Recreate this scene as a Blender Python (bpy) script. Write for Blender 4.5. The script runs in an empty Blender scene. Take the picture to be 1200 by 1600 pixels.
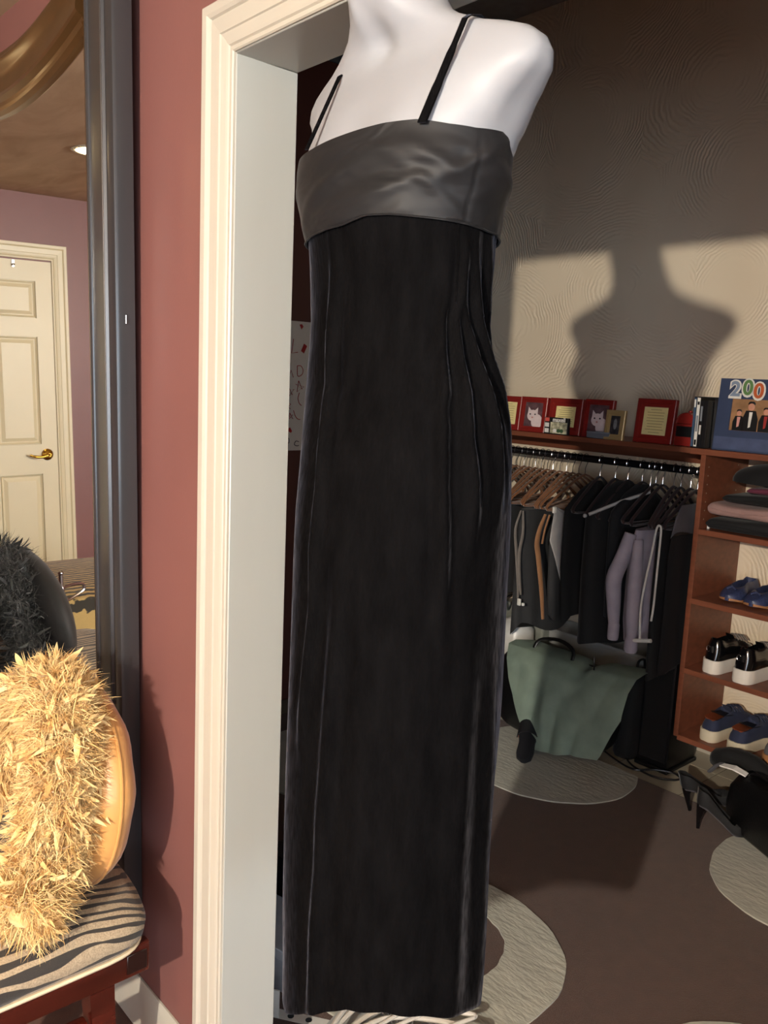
import bpy, bmesh, math, random
import numpy as np
from mathutils import Vector, Matrix
PI = math.pi
random.seed(7)
rng = np.random.default_rng(11)
scn = bpy.context.scene
COL = scn.collection

# ------------------------------------------------------------------ camera
yaw, pitch, roll = 0.846069, 0.154357, 0.043785
cy_, sy_, cp_, sp_ = math.cos(yaw), math.sin(yaw), math.cos(pitch), math.sin(pitch)
fwd = Vector((-sy_*cp_, cy_*cp_, -sp_)); rgt = Vector((cy_, sy_, 0)); upv = rgt.cross(fwd)
cr_, sr_ = math.cos(roll), math.sin(roll)
r2 = rgt*cr_ + upv*sr_; u2 = upv*cr_ - rgt*sr_
cam_d = bpy.data.cameras.new('camera'); cam = bpy.data.objects.new('camera', cam_d); COL.objects.link(cam)
cam.matrix_world = Matrix(((r2.x, u2.x, -fwd.x, 1.315), (r2.y, u2.y, -fwd.y, -.802), (r2.z, u2.z, -fwd.z, 1.51), (0, 0, 0, 1)))
cam_d.sensor_fit = 'VERTICAL'; cam_d.sensor_height = 36.0; cam_d.lens = 36.0*1338.8/1600.0
cam_d.clip_start = .02
scn.camera = cam

# ------------------------------------------------------------------ world, light, exposure
w = bpy.data.worlds.new('world'); scn.world = w; w.use_nodes = True
w.node_tree.nodes['Background'].inputs[0].default_value = (.55, .62, .75, 1)
w.node_tree.nodes['Background'].inputs[1].default_value = .3
scn.view_settings.view_transform = 'Standard'; scn.view_settings.look = 'None'
scn.view_settings.gamma = 1; scn.view_settings.use_curve_mapping = False
scn.view_settings.exposure = 0.0
LAMP_POS = (1.75, -2.60, 1.945)
BULB_STRENGTH = 16200.0
CAN_STRENGTH = 60.0
FILL_WATTS = 66.0
CLOSET_FILL = 7.0

def area(name, loc, rot, sx, sy, watts, col):
    l = bpy.data.lights.new(name, 'AREA'); l.shape = 'RECTANGLE'; l.size = sx; l.size_y = sy; l.energy = watts; l.color = col
    o = bpy.data.objects.new(name, l); COL.objects.link(o); o.location = loc; o.rotation_euler = rot
    return o
# cool fill lights added at made-up windows behind the viewer, on the right
area('cool_fill', (4.17, -3.4, 1.25), (0, math.radians(90), 0), 1.7, 1.9, FILL_WATTS*1.6, (.74, .87, 1.0))
area('cool_fill_side', (4.17, -1.2, 1.35), (0, math.radians(90), 0), 1.5, 1.2, FILL_WATTS*.75, (.66, .84, 1.0))
area('cool_fill_rear', (3.65, -4.57, 1.25), (math.radians(90), 0, 0), .85, 1.7, FILL_WATTS, (.74, .87, 1.0))

# ------------------------------------------------------------------ materials
def lin(c):
    return tuple(((v/255)/12.92 if v/255 <= .04045 else ((v/255+.055)/1.055)**2.4) for v in c) + (1,)
MATS = {}
class N:
    def __init__(s, m): s.t = m.node_tree; s.n = s.t.nodes; s.b = s.n['Principled BSDF']
    def new(s, typ, **kw):
        n = s.n.new(typ)
        for k, v in kw.items(): setattr(n, k, v)
        return n
    def link(s, a, b): s.t.links.new(a, b)
    def coord(s, scale=(1, 1, 1), out='Object'):
        tc = s.new('ShaderNodeTexCoord'); mp = s.new('ShaderNodeMapping'); mp.inputs['Scale'].default_value = scale
        s.link(tc.outputs[out], mp.inputs[0]); return mp.outputs[0]
    def noise(s, co, scale, detail=3, rough=.5, dist=0):
        n = s.new('ShaderNodeTexNoise'); n.inputs['Scale'].default_value = scale; n.inputs['Detail'].default_value = detail
        n.inputs['Roughness'].default_value = rough; n.inputs['Distortion'].default_value = dist; s.link(co, n.inputs['Vector']); return n
    def ramp(s, fac, stops):
        r = s.new('ShaderNodeValToRGB'); e = r.color_ramp.elements
        e[0].position, e[0].color = stops[0]; e[1].position, e[1].color = stops[-1]
        for p, c in stops[1:-1]:
            x = e.new(p); x.color = c
        s.link(fac, r.inputs[0]); return r
    def bump(s, h, strength, dist=.01):
        b = s.new('ShaderNodeBump'); b.inputs['Strength'].default_value = strength; b.inputs['Distance'].default_value = dist
        s.link(h, b.inputs['Height']); s.link(b.outputs[0], s.b.inputs['Normal']); return b
def mat(name, rgb, rough=.6, metal=0, var=.12, scale=20, bump=0, bscale=None, sheen=0, coat=0, spec=.5, emit=None, alpha=None, trans=0, stretch=(1, 1, 1), sheen_rough=.4, sheen_tint=None, bdist=.003):
    """plain procedural material: base colour with noise variation, optional fine relief"""
    if name in MATS: return MATS[name]
    m = bpy.data.materials.new(name); m.use_nodes = True; n = N(m); b = n.b
    c = lin(rgb); b.inputs['Roughness'].default_value = rough; b.inputs['Metallic'].default_value = metal
    b.inputs['Specular IOR Level'].default_value = spec
    co = n.coord(stretch)
    nz = n.noise(co, scale, 4)
    lo = tuple(v*(1-var) for v in c[:3])+(1,); hi = tuple(min(1, v*(1+var)) for v in c[:3])+(1,)
    r = n.ramp(nz.outputs['Fac'], [(.3, lo), (.7, hi)]); n.link(r.outputs[0], b.inputs['Base Color'])
    if bump:
        nb = n.noise(co, bscale or scale*4, 4); n.bump(nb.outputs['Fac'], bump, bdist)
    if sheen:
        b.inputs['Sheen Weight'].default_value = sheen; b.inputs['Sheen Roughness'].default_value = sheen_rough
        if sheen_tint: b.inputs['Sheen Tint'].default_value = lin(sheen_tint)
    if coat: b.inputs['Coat Weight'].default_value = coat; b.inputs['Coat Roughness'].default_value = .15
    if trans: b.inputs['Transmission Weight'].default_value = trans
    if alpha is not None: b.inputs['Alpha'].default_value = alpha
    if emit:
        b.inputs['Emission Color'].default_value = lin(emit[0]); b.inputs['Emission Strength'].default_value = emit[1]
    MATS[name] = m; return m

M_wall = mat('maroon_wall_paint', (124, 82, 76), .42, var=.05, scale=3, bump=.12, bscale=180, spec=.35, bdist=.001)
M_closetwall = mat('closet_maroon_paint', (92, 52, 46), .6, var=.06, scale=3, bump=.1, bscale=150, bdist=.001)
M_trim = mat('white_trim_paint', (182, 175, 160), .33, var=.02, scale=6, spec=.5)
M_jamb = mat('white_jamb_paint', (172, 173, 166), .36, var=.03, scale=8, bump=.05, bscale=60, stretch=(1, 1, .1), bdist=.001)
M_door = mat('cream_door_paint', (212, 200, 164), .4, var=.02, scale=5, bump=.06, bscale=90, bdist=.001)
M_brass = mat('polished_brass', (214, 170, 70), .18, 1, var=.05)
M_chrome = mat('brushed_chrome', (190, 190, 192), .22, 1, var=.05)
M_mann = mat('white_gloss_plastic', (140, 141, 144), .45, var=.01, scale=8, spec=.25)
M_black = mat('black_plastic', (16, 16, 18), .4, var=.1)
M_cherry = mat('cherry_wood_laminate', (118, 68, 48), .42, var=.16, scale=9, stretch=(.35, 3, 6), spec=.4)
M_mahog = mat('polished_mahogany', (66, 22, 14), .2, var=.35, scale=8, stretch=(4, .6, 4), coat=.4)
M_tile = mat('cream_floor_tile', (176, 166, 146), .35, var=.07, scale=7, bump=.05, bscale=30)
M_grout = mat('grey_grout', (120, 112, 100), .9, var=.1, scale=40)
M_roomfloor = mat('brown_room_carpet', (96, 62, 46), .95, var=.12, scale=60, bump=.5, bscale=400, sheen=.2)
M_rugb = mat('chocolate_rug_pile', (74, 48, 38), .95, var=.16, scale=26, bump=.8, bscale=420, sheen=.3, bdist=.004)
M_rugc = mat('cream_rug_pile', (172, 170, 156), .95, var=.1, scale=14, bump=.5, bscale=60, sheen=.2, bdist=.010, stretch=(.5, 1.2, 1))
M_red = mat('red_lacquer', (128, 31, 26), .38, var=.06)
M_cream = mat('cream_paper', (232, 214, 150), .8, var=.03)
M_white = mat('white_paper', (225, 220, 212), .8, var=.03)
M_gold = mat('pale_gold_frame', (176, 150, 104), .4, .3, var=.08)

def velvet():
    m = bpy.data.materials.new('black_velvet'); m.use_nodes = True; n = N(m); b = n.b
    co = n.coord((1, 1, .25)); nz = n.noise(co, 60, 4)
    r = n.ramp(nz.outputs['Fac'], [(.3, (.0016, .0015, .0017, 1)), (.75, (.0034, .0032, .0035, 1))]); n.link(r.outputs[0], b.inputs['Base Color'])
    b.inputs['Roughness'].default_value = .85; b.inputs['Specular IOR Level'].default_value = .03
    sh = n.new('ShaderNodeBsdfSheen', distribution='ASHIKHMIN'); sh.inputs['Roughness'].default_value = .19
    pn = n.noise(n.coord((1, 1, .2)), 220, 3); pr = n.ramp(pn.outputs['Fac'], [(.35, (.03, .03, .036, 1)), (.7, (.125, .125, .145, 1))]); n.link(pr.outputs[0], sh.inputs['Color'])
    ad = n.new('ShaderNodeAddShader'); n.link(b.outputs[0], ad.inputs[0]); n.link(sh.outputs[0], ad.inputs[1])
    n.link(ad.outputs[0], n.n['Material Output'].inputs['Surface'])
    return m
M_velvet = velvet()
def satin():
    m = bpy.data.materials.new('charcoal_satin'); m.use_nodes = True; n = N(m); b = n.b
    nz = n.noise(n.coord(), 9, 3)
    r = n.ramp(nz.outputs['Fac'], [(.3, lin((21, 21, 22))), (.75, lin((29, 28, 29)))]); n.link(r.outputs[0], b.inputs['Base Color'])
    b.inputs['Roughness'].default_value = .55; b.inputs['Specular IOR Level'].default_value = .22
    b.inputs['Sheen Weight'].default_value = .05; b.inputs['Sheen Roughness'].default_value = .35
    n2 = n.noise(n.coord((1, 1, 2.2)), 11, 2, .45, .6); n.bump(n2.outputs['Fac'], .6, .012)
    return m
M_satin = satin()
def swirl_plaster():
    m = bpy.data.materials.new('cream_swirl_plaster'); m.use_nodes = True; n = N(m); b = n.b
    co = n.coord()
    wob = n.noise(co, 3.0, 2)
    mix = n.new('ShaderNodeMix', data_type='RGBA'); mix.inputs[0].default_value = .06
    n.link(co, mix.inputs[6]); n.link(wob.outputs['Color'], mix.inputs[7])
    v = n.new('ShaderNodeTexVoronoi'); v.inputs['Scale'].default_value = 2.3; n.link(mix.outputs[2], v.inputs['Vector'])
    fine = n.noise(co, 14, 3)
    ma = n.new('ShaderNodeMath', operation='MULTIPLY'); n.link(v.outputs['Distance'], ma.inputs[0]); ma.inputs[1].default_value = 210
    ad = n.new('ShaderNodeMath', operation='MULTIPLY_ADD'); n.link(fine.outputs['Fac'], ad.inputs[0]); ad.inputs[1].default_value = 14; n.link(ma.outputs[0], ad.inputs[2])
    si = n.new('ShaderNodeMath', operation='SINE'); n.link(ad.outputs[0], si.inputs[0])
    msk = n.noise(co, 5, 2)
    mr = n.new('ShaderNodeMapRange'); mr.inputs[1].default_value = .42; mr.inputs[2].default_value = .62; n.link(msk.outputs['Fac'], mr.inputs[0])
    md = n.new('ShaderNodeMapRange'); md.inputs[1].default_value = .22; md.inputs[2].default_value = .42; n.link(v.outputs['Distance'], md.inputs[0])
    hm0 = n.new('ShaderNodeMath', operation='MULTIPLY'); n.link(si.outputs[0], hm0.inputs[0]); n.link(mr.outputs[0], hm0.inputs[1])
    hm = n.new('ShaderNodeMath', operation='MULTIPLY'); n.link(hm0.outputs[0], hm.inputs[0]); n.link(md.outputs[0], hm.inputs[1])
    n.bump(hm.outputs[0], .38, .0035)
    r = n.ramp(n.noise(co, 2, 2).outputs['Fac'], [(.3, lin((226, 208, 180))), (.7, lin((236, 219, 192)))]); n.link(r.outputs[0], b.inputs['Base Color'])
    b.inputs['Roughness'].default_value = .55
    return m
M_swirl = swirl_plaster()
def ceiling_mat():
    m = bpy.data.materials.new('tan_faux_ceiling'); m.use_nodes = True; n = N(m); b = n.b
    nz = n.noise(n.coord((1, 3, 1)), 2.2, 5, .6, .8)
    r = n.ramp(nz.outputs['Fac'], [(.3, lin((176, 150, 118))), (.7, lin((206, 182, 150)))]); n.link(r.outputs[0], b.inputs['Base Color'])
    b.inputs['Roughness'].default_value = .7
    return m
M_ceil = ceiling_mat()
def stripes(name, c1, c2, scale, dist, thr, stretch=(1, 1, 1), direction='Y', dscale=1.0, rot=(0, 0, 0)):
    m = bpy.data.materials.new(name); m.use_nodes = True; n = N(m); b = n.b
    wv = n.new('ShaderNodeTexWave', wave_type='BANDS', bands_direction=direction)
    co_ = n.coord(stretch); co_.node.inputs['Rotation'].default_value = rot; n.link(co_, wv.inputs[0]); wv.inputs['Scale'].default_value = scale; wv.inputs['Distortion'].default_value = dist
    wv.inputs['Detail'].default_value = 2; wv.inputs['Detail Scale'].default_value = dscale; wv.inputs['Detail Roughness'].default_value = .5
    gr = n.noise(n.coord((8, 8, 8)), 60, 3)
    mx = n.ramp(gr.outputs['Fac'], [(.3, lin(tuple(int(v*.82) for v in c1))), (.7, lin(c1))])
    st = n.ramp(wv.outputs['Fac'], [(thr-.05, (0, 0, 0, 1)), (thr+.05, (1, 1, 1, 1))])
    mix = n.new('ShaderNodeMix', data_type='RGBA'); n.link(st.outputs[0], mix.inputs[0]); n.link(mx.outputs[0], mix.inputs[7]); mix.inputs[6].default_value = lin(c2)
    n.link(mix.outputs[2], b.inputs['Base Color']); b.inputs['Roughness'].default_value = .8
    b.inputs['Sheen Weight'].default_value = .2
    n.bump(gr.outputs['Fac'], .3, .002)
    return m
def zebra():
    m = bpy.data.materials.new('zebra_upholstery'); m.use_nodes = True; n = N(m); b = n.b
    co = n.coord(); sp = n.new('ShaderNodeSeparateXYZ'); n.link(co, sp.inputs[0])
    nz = n.noise(n.coord((1, .45, 1)), 7, 2, .4)
    def ma(op, a, b_):
        q = n.new('ShaderNodeMath', operation=op)
        for k, v in enumerate((a, b_)):
            if isinstance(v, (int, float)): q.inputs[k].default_value = v
            else: n.link(v, q.inputs[k])
        return q.outputs[0]
    u = ma('SUBTRACT', sp.outputs['X'], ma('MULTIPLY', sp.outputs['Z'], .8))
    ph = ma('ADD', ma('MULTIPLY', u, 245), ma('MULTIPLY', nz.outputs['Fac'], 36))
    si = ma('SINE', ph, 0)
    th = n.noise(n.coord((1.5, .6, 1.5)), 13, 2)
    df = ma('SUBTRACT', si, ma('MULTIPLY', ma('SUBTRACT', th.outputs['Fac'], .46), 3.0))
    st = n.ramp(ma('ADD', ma('MULTIPLY', df, 1.6), .5), [(.35, (0, 0, 0, 1)), (.6, (1, 1, 1, 1))])
    gr = n.noise(n.coord((6, 6, 6)), 60, 3); mx = n.ramp(gr.outputs['Fac'], [(.3, lin((138, 122, 98))), (.7, lin((178, 160, 132)))])
    mix = n.new('ShaderNodeMix', data_type='RGBA'); n.link(st.outputs[0], mix.inputs[0]); n.link(mx.outputs[0], mix.inputs[6]); mix.inputs[7].default_value = lin((44, 40, 36))
    n.link(mix.outputs[2], b.inputs['Base Color']); b.inputs['Roughness'].default_value = .8; b.inputs['Sheen Weight'].default_value = .15
    n.bump(gr.outputs['Fac'], .3, .002); return m
M_zebra = zebra()
M_tiger = stripes('striped_gold_cover', (190, 160, 96), (40, 36, 26), 9, 3, .5, (1, 1, 1), 'X', 2)

def glass_mirror():
    m = bpy.data.materials.new('mirror_silvering'); m.use_nodes = True; n = N(m); b = n.b
    b.inputs['Base Color'].default_value = (.86, .86, .85, 1); b.inputs['Metallic'].default_value = 1; b.inputs['Roughness'].default_value = .015
    return m
M_mirror = glass_mirror()
M_bronze = mat('dark_bronze_lacquer', (112, 82, 48), .34, .75, var=.12, scale=12, coat=.25)
M_slate = mat('blue_black_lacquer', (50, 49, 50), .32, .1, var=.1, scale=10, stretch=(1, 1, .1), coat=.3)

# ------------------------------------------------------------------ mesh helpers
def newbm(): return bmesh.new()
def setm(faces, mi):
    if mi:
        for f in faces: f.material_index = mi
def box(bm, x0, x1, y0, y1, z0, z1, bev=0, mi=0, seg=1):
    r = bmesh.ops.create_cube(bm, size=1)
    vs = r['verts']
    for v in vs:
        v.co = Vector((x0 if v.co.x < 0 else x1, y0 if v.co.y < 0 else y1, z0 if v.co.z < 0 else z1))
    fs = set(f for v in vs for f in v.link_faces)
    setm(fs, mi)
    if bev:
        es = set(e for v in vs for e in v.link_edges)
        r2_ = bmesh.ops.bevel(bm, geom=list(es), offset=bev, segments=seg, affect='EDGES', profile=.6)
        setm(r2_['faces'], mi)
    return bm
def loft(bm, rings, cap=True, mi=0, closed=True):
    vr = [[bm.verts.new(p) for p in r] for r in rings]
    fs = []
    n = len(rings[0])
    for a, b in zip(vr[:-1], vr[1:]):
        for i in range(n if closed else n-1):
            j = (i+1) % n
            try: fs.append(bm.faces.new((a[i], a[j], b[j], b[i])))
            except ValueError: pass
    if cap and closed:
        try:
            fs.append(bm.faces.new(vr[0][::-1])); fs.append(bm.faces.new(vr[-1]))
        except ValueError: pass
    setm(fs, mi); return fs
def tube(bm, pts, r, n=8, mi=0, closed=False, flat=1.0):
    pts = [Vector(p) for p in pts]
    rs = r if hasattr(r, '__len__') else [r]*len(pts)
    m = len(pts); rings = []; prev = None
    for i, p in enumerate(pts):
        if closed: t = (pts[(i+1) % m]-pts[i-1])
        else: t = pts[min(i+1, m-1)]-pts[max(i-1, 0)]
        t.normalize()
        if prev is None:
            a = Vector((0, 0, 1)) if abs(t.z) < .9 else Vector((1, 0, 0)); u = t.cross(a).normalized()
        else:
            u = (prev - t*prev.dot(t)); u = u.normalized() if u.length > 1e-6 else t.orthogonal().normalized()
        prev = u; v = t.cross(u)
        rings.append([p+(u*math.cos(2*PI*k/n)+v*math.sin(2*PI*k/n)*flat)*rs[i] for k in range(n)])
    if closed:
        rings.append(rings[0]); return loft(bm, rings, False, mi)
    return loft(bm, rings, True, mi)
def lathe(bm, prof, c=(0, 0, 0), n=20, mi=0, axis='Z'):
    rings = []
    for r, z in prof:
        ring = []
        for k in range(n):
            a = 2*PI*k/n; x, y = r*math.cos(a), r*math.sin(a)
            p = (x, y, z) if axis == 'Z' else ((z, x, y) if axis == 'X' else (x, z, -y))
            ring.append(Vector(c)+Vector(p))
        rings.append(ring)
    return loft(bm, rings, True, mi)
def prism(bm, outline, f0, f1, mi=0):
    """outline points (a,b) -> f0(a,b) and f1(a,b) give the two faces"""
    return loft(bm, [[Vector(f0(a, b)) for a, b in outline], [Vector(f1(a, b)) for a, b in outline]], True, mi)
def ellipsoid(bm, c, rx, ry, rz, nu=20, nv=12, mi=0, fn=None):
    rings = []
    for j in range(1, nv):
        t = PI*j/nv - PI/2
        ring = []
        for k in range(nu):
            a = 2*PI*k/nu
            d = Vector((math.cos(t)*math.cos(a), math.cos(t)*math.sin(a), math.sin(t)))
            s = fn(d) if fn else 1
            ring.append(Vector(c)+Vector((d.x*rx, d.y*ry, d.z*rz))*s)
        rings.append(ring)
    return loft(bm, rings, True, mi)
def mesh_from(bm, mats, smooth=True, angle=40):
    bmesh.ops.recalc_face_normals(bm, faces=bm.faces)
    me = bpy.data.meshes.new('mesh'); bm.to_mesh(me); bm.free()
    for m in (mats if isinstance(mats, (list, tuple)) else [mats]): me.materials.append(m)
    if smooth:
        me.polygons.foreach_set('use_smooth', [True]*len(me.polygons)); me.set_sharp_from_angle(angle=math.radians(angle))
    return me
def obj(name, bm, mats, parent=None, smooth=True, angle=40, kind=None, label=None):
    me = mesh_from(bm, mats, smooth, angle) if isinstance(bm, bmesh.types.BMesh) else bm
    o = bpy.data.objects.new(name, me); COL.objects.link(o)
    if parent: o.parent = parent
    if kind: o['kind'] = kind
    if label: o['label'] = label
    return o
def tag(o, label, cat, group=None):
    o['label'] = label; o['category'] = cat
    if group: o['group'] = group
    return o
def thing(name, label, cat, loc=(0, 0, 0), rot=(0, 0, 0), group=None):
    o = bpy.data.objects.new(name, None); COL.objects.link(o); o.empty_display_size = .05
    o.location = loc; o.rotation_euler = rot
    return tag(o, label, cat, group)
def struct(name, bm, m, smooth=False, parent=None):
    o = obj(name, bm, m, parent, smooth)
    if parent is None: o['kind'] = 'structure'
    return o
def dup(root, loc, rot=None, label=None, group=None, scale=None):
    r = root.copy(); COL.objects.link(r); r.location = loc
    if rot is not None: r.rotation_euler = rot
    if scale: r.scale = scale
    if label: r['label'] = label
    if group: r['group'] = group
    for ch in list(root.children):
        c = ch.copy(); COL.objects.link(c); c.parent = r
        for g in list(ch.children):
            d = g.copy(); COL.objects.link(d); d.parent = c
    return r
def interp(x, xs, ys): return float(np.interp(x, xs, ys))
def sm(pts, k=4):
    """Catmull-Rom through points"""
    P = [Vector(p) for p in pts]; P = [P[0]*2-P[1]]+P+[P[-1]*2-P[-2]]; out = []
    for i in range(1, len(P)-2):
        for j in range(k):
            t = j/k
            out.append(.5*((2*P[i])+(P[i+1]-P[i-1])*t+(2*P[i-1]-5*P[i]+4*P[i+1]-P[i+2])*t*t+(3*P[i]-P[i-1]-3*P[i+1]+P[i+2])*t**3))
    out.append(P[-2]); return out

# ------------------------------------------------------------------ the setting
XL, XR, YB, CH = -3.65, 4.2, -4.6, 2.40          # room
KX0, KX1, KY, KH = -1.85, 1.75, 2.55, 3.25        # closet
DW = 1.30                                         # doorway width
def bx(*a, **k): return box(newbm(), *a, **k)
fl = struct('floor', bx(XL-.1, XR+.1, YB-.1, KY+.1, -.06, -.008), M_roomfloor)
b = newbm(); box(b, XL-.1, 0-.018, 0, .116, 0, KH); box(b, DW+.018, XR+.1, 0, .116, 0, KH); box(b, -.018, DW+.018, 0, .116, 2.048, KH)
for f in b.faces:
    if f.normal.y > .5: f.material_index = 1
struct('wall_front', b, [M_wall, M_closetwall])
struct('wall_left', bx(XL-.1, XL, YB, 0, 0, CH+.05), M_wall)
b = newbm(); box(b, XR, XR+.1, YB, -4.42, 0, CH+.05); box(b, XR, XR+.1, -2.38, -1.84, 0, CH+.05); box(b, XR, XR+.1, -.56, 0, 0, CH+.05); box(b, XR, XR+.1, -1.84, -.56, 0, .55); box(b, XR, XR+.1, -1.84, -.56, 2.15, CH+.05); box(b, XR, XR+.1, -4.42, -2.38, 0, .35); box(b, XR, XR+.1, -4.42, -2.38, 2.15, CH+.05)
struct('wall_right', b, M_wall)
b = newbm(); box(b, XL-.1, 3.2, YB-.1, YB, 0, CH+.05); box(b, 4.1, XR+.1, YB-.1, YB, 0, CH+.05); box(b, 3.2, 4.1, YB-.1, YB, 0, .35); box(b, 3.2, 4.1, YB-.1, YB, 2.15, CH+.05)
struct('wall_rear', b, M_wall)
struct('ceiling', bx(XL-.1, XR+.1, YB-.1, 0, CH, CH+.06), M_ceil)
struct('wall_closet_back', bx(KX0-.1, KX1+.1, KY, KY+.1, 0, KH), M_swirl)
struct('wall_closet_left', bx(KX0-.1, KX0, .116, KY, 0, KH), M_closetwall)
struct('wall_closet_right', bx(KX1, KX1+.1, .116, KY, 0, KH), M_swirl)
struct('ceiling_closet', bx(KX0-.1, KX1+.1, .116, KY+.1, KH, KH+.05), mat('closet_ceiling_paint', (150, 155, 160), .8))
struct('trim_1', bx(KX0, KX0+.004, .117, KY, 2.85, KH), mat('blue_grey_band', (96, 106, 116), .6))  # blue-grey band along the top of the left closet wall
# unseen windows added in the right and rear walls to house the fill lights
M_pane = mat('frosted_pane', (190, 205, 225), .6, var=.02)
wn = bpy.data.objects.new('fill_window_1', None); COL.objects.link(wn); wn['kind'] = 'structure'
b = newbm(); box(b, XR-.01, XR+.08, -4.42, -4.36, .35, 2.15); box(b, XR-.01, XR+.08, -2.44, -2.38, .35, 2.15); box(b, XR-.01, XR+.08, -4.42, -2.38, .33, .40); box(b, XR-.01, XR+.08, -4.42, -2.38, 2.10, 2.16)
obj('fill_window_frame', b, M_trim, wn, False); obj('pane', bx(XR+.06, XR+.066, -4.36, -2.44, .4, 2.1), M_pane, wn, False)
wn = bpy.data.objects.new('fill_window_3', None); COL.objects.link(wn); wn['kind'] = 'structure'
b = newbm(); box(b, XR-.01, XR+.08, -1.84, -1.78, .55, 2.15); box(b, XR-.01, XR+.08, -.62, -.56, .55, 2.15); box(b, XR-.01, XR+.08, -1.84, -.56, .53, .60); box(b, XR-.01, XR+.08, -1.84, -.56, 2.10, 2.16)
obj('fill_window_frame', b, M_trim, wn, False); obj('pane', bx(XR+.06, XR+.066, -1.78, -.62, .6, 2.1), M_pane, wn, False)
wn = bpy.data.objects.new('fill_window_2', None); COL.objects.link(wn); wn['kind'] = 'structure'
b = newbm(); box(b, 3.2, 3.26, YB-.08, YB+.01, .35, 2.15); box(b, 4.04, 4.1, YB-.08, YB+.01, .35, 2.15); box(b, 3.2, 4.1, YB-.08, YB+.01, .33, .40); box(b, 3.2, 4.1, YB-.08, YB+.01, 2.10, 2.16)
obj('fill_window_frame', b, M_trim, wn, False); obj('pane', bx(3.26, 4.04, YB-.066, YB-.06, .4, 2.1), M_pane, wn, False)

# doorway: jambs and moulded casing
dr = bpy.data.objects.new('door_1', None); COL.objects.link(dr); dr['kind'] = 'structure'
obj('jamb_left', bx(-.018, 0, -.006, .118, 0, 2.03, bev=.0015), M_jamb, dr)
obj('jamb_right', bx(DW, DW+.018, -.006, .118, 0, 2.03, bev=.0015), M_jamb, dr)
obj('jamb_head', bx(-.018, DW+.018, -.006, .118, 2.03, 2.048, bev=.0015), M_jamb, dr)
PROF = [(.002, -.004), (.002, -.010), (.004, -.0125), (.010, -.0125), (.0115, -.0095), (.014, -.0135), (.018, -.0150), (.0195, -.0125), (.022, -.0135), (.034, -.0155), (.0355, -.0185), (.037, -.0160), (.062, -.0180), (.0635, -.0155), (.066, -.0200), (.071, -.0235), (.084, -.0240), (.0858, -.0225), (.0858, -.002)]
def casing(p0, p1):
    """p0,p1: functions w -> (x,z) at the two ends"""
    bm = newbm(); loft(bm, [[Vector((p0(w)[0], d, p0(w)[1])) for w, d in PROF], [Vector((p1(w)[0], d, p1(w)[1])) for w, d in PROF]]); return bm
obj('casing_left', casing(lambda w: (-w, 0), lambda w: (-w, 2.03+w)), M_trim, dr, angle=20)
obj('casing_head', casing(lambda w: (-w, 2.03+w), lambda w: (DW+w, 2.03+w)), M_trim, dr, angle=20)
obj('casing_right', casing(lambda w: (DW+w, 2.03+w), lambda w: (DW+w, 0)), M_trim, dr, angle=20)
BP = [(0, -.001), (0, -.016), (.085, -.016), (.092, -.0135), (.098, -.013), (.106, -.010), (.114, -.008), (.120, -.005), (.120, -.001)]
def baseboard(name, p0, p1, nrm, h=1.0):
    bm = newbm(); n = Vector(nrm)
    loft(bm, [[Vector((p[0], p[1], z*h)) - n*d for z, d in BP] for p in (p0, p1)]); return struct(name, bm, M_trim, True)
baseboard('baseboard_front', (XL, 0), (-.0865, 0), (0, -1, 0))
baseboard('baseboard_left', (XL, -.001), (XL, -.262), (1, 0, 0), 1.25)
bl = baseboard('baseboard_left.001', (XL, -1.20), (XL, YB), (1, 0, 0), 1.25)
baseboard('baseboard_closet_back', (KX0, KY), (KX1, KY), (0, -1, 0), .8)

# six-panel door in the left wall (seen in the mirror)
d2 = bpy.data.objects.new('door_2', None); COL.objects.link(d2); d2['kind'] = 'structure'; d2.location = (XL, -1.114, 0)
b = newbm()
for pts in (((0, 0), (0, 2.046)), ):
    loft(b, [[Vector((-d*.8, -w, 0)) for w, d in PROF], [Vector((-d*.8, -w, 2.05+w)) for w, d in PROF]])
    loft(b, [[Vector((-d*.8, -w, 2.05+w)) for w, d in PROF], [Vector((-d*.8, .76+w, 2.05+w)) for w, d in PROF]])
    loft(b, [[Vector((-d*.8, .76+w, 2.05+w)) for w, d in PROF], [Vector((-d*.8, .76+w, 0)) for w, d in PROF]])
obj('casing', b, M_door, d2, angle=20)
slab = newbm()
ys = [.003, .092, .325, .435, .668, .757]; zs = [.008, .2, .865, 1.034, 1.634, 1.735, 1.935, 2.043]
# stiles and rails as one slab with recessed fields
for i in range(5):
    for j in range(7):
        hole = (i in (1, 3) and j in (1, 3, 5))
        box(slab, -.002, .002 if hole else .012, ys[i], ys[i+1], zs[j], zs[j+1])
bmesh.ops.remove_doubles(slab, verts=slab.verts, dist=1e-5)
sl = obj('door_slab', slab, M_door, d2, False)
for i in (1, 3):
    for j in (1, 3, 5):
        y0, y1, z0, z1 = ys[i]+.004, ys[i+1]-.004, zs[j]+.004, zs[j+1]-.004
        pb = newbm()
        def rect(m, x): return [Vector((x, y0+m, z0+m)), Vector((x, y1-m, z0+m)), Vector((x, y1-m, z1-m)), Vector((x, y0+m, z1-m))]
        loft(pb, [rect(0, .002), rect(0, .011), rect(.010, .004), rect(.014, .004), rect(.034, .011), rect(.040, .011)])
        obj('panel', pb, M_door, d2, False)
hd = newbm(); lathe(hd, [(.001, .012), (.033, .012), (.033, .016), (.024, .022), (.012, .026), (.011, .05), (.001, .05)], (0, .063, .974), 24, axis='X')
tube(hd, sm([(.045, .063, .974), (.052, .075, .972), (.052, .11, .964), (.05, .145, .968), (.046, .17, .978)], 4), [.009]*5+[.008]*8+[.006]*4, 10)
obj('door_handle', hd, M_brass, d2)
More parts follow.
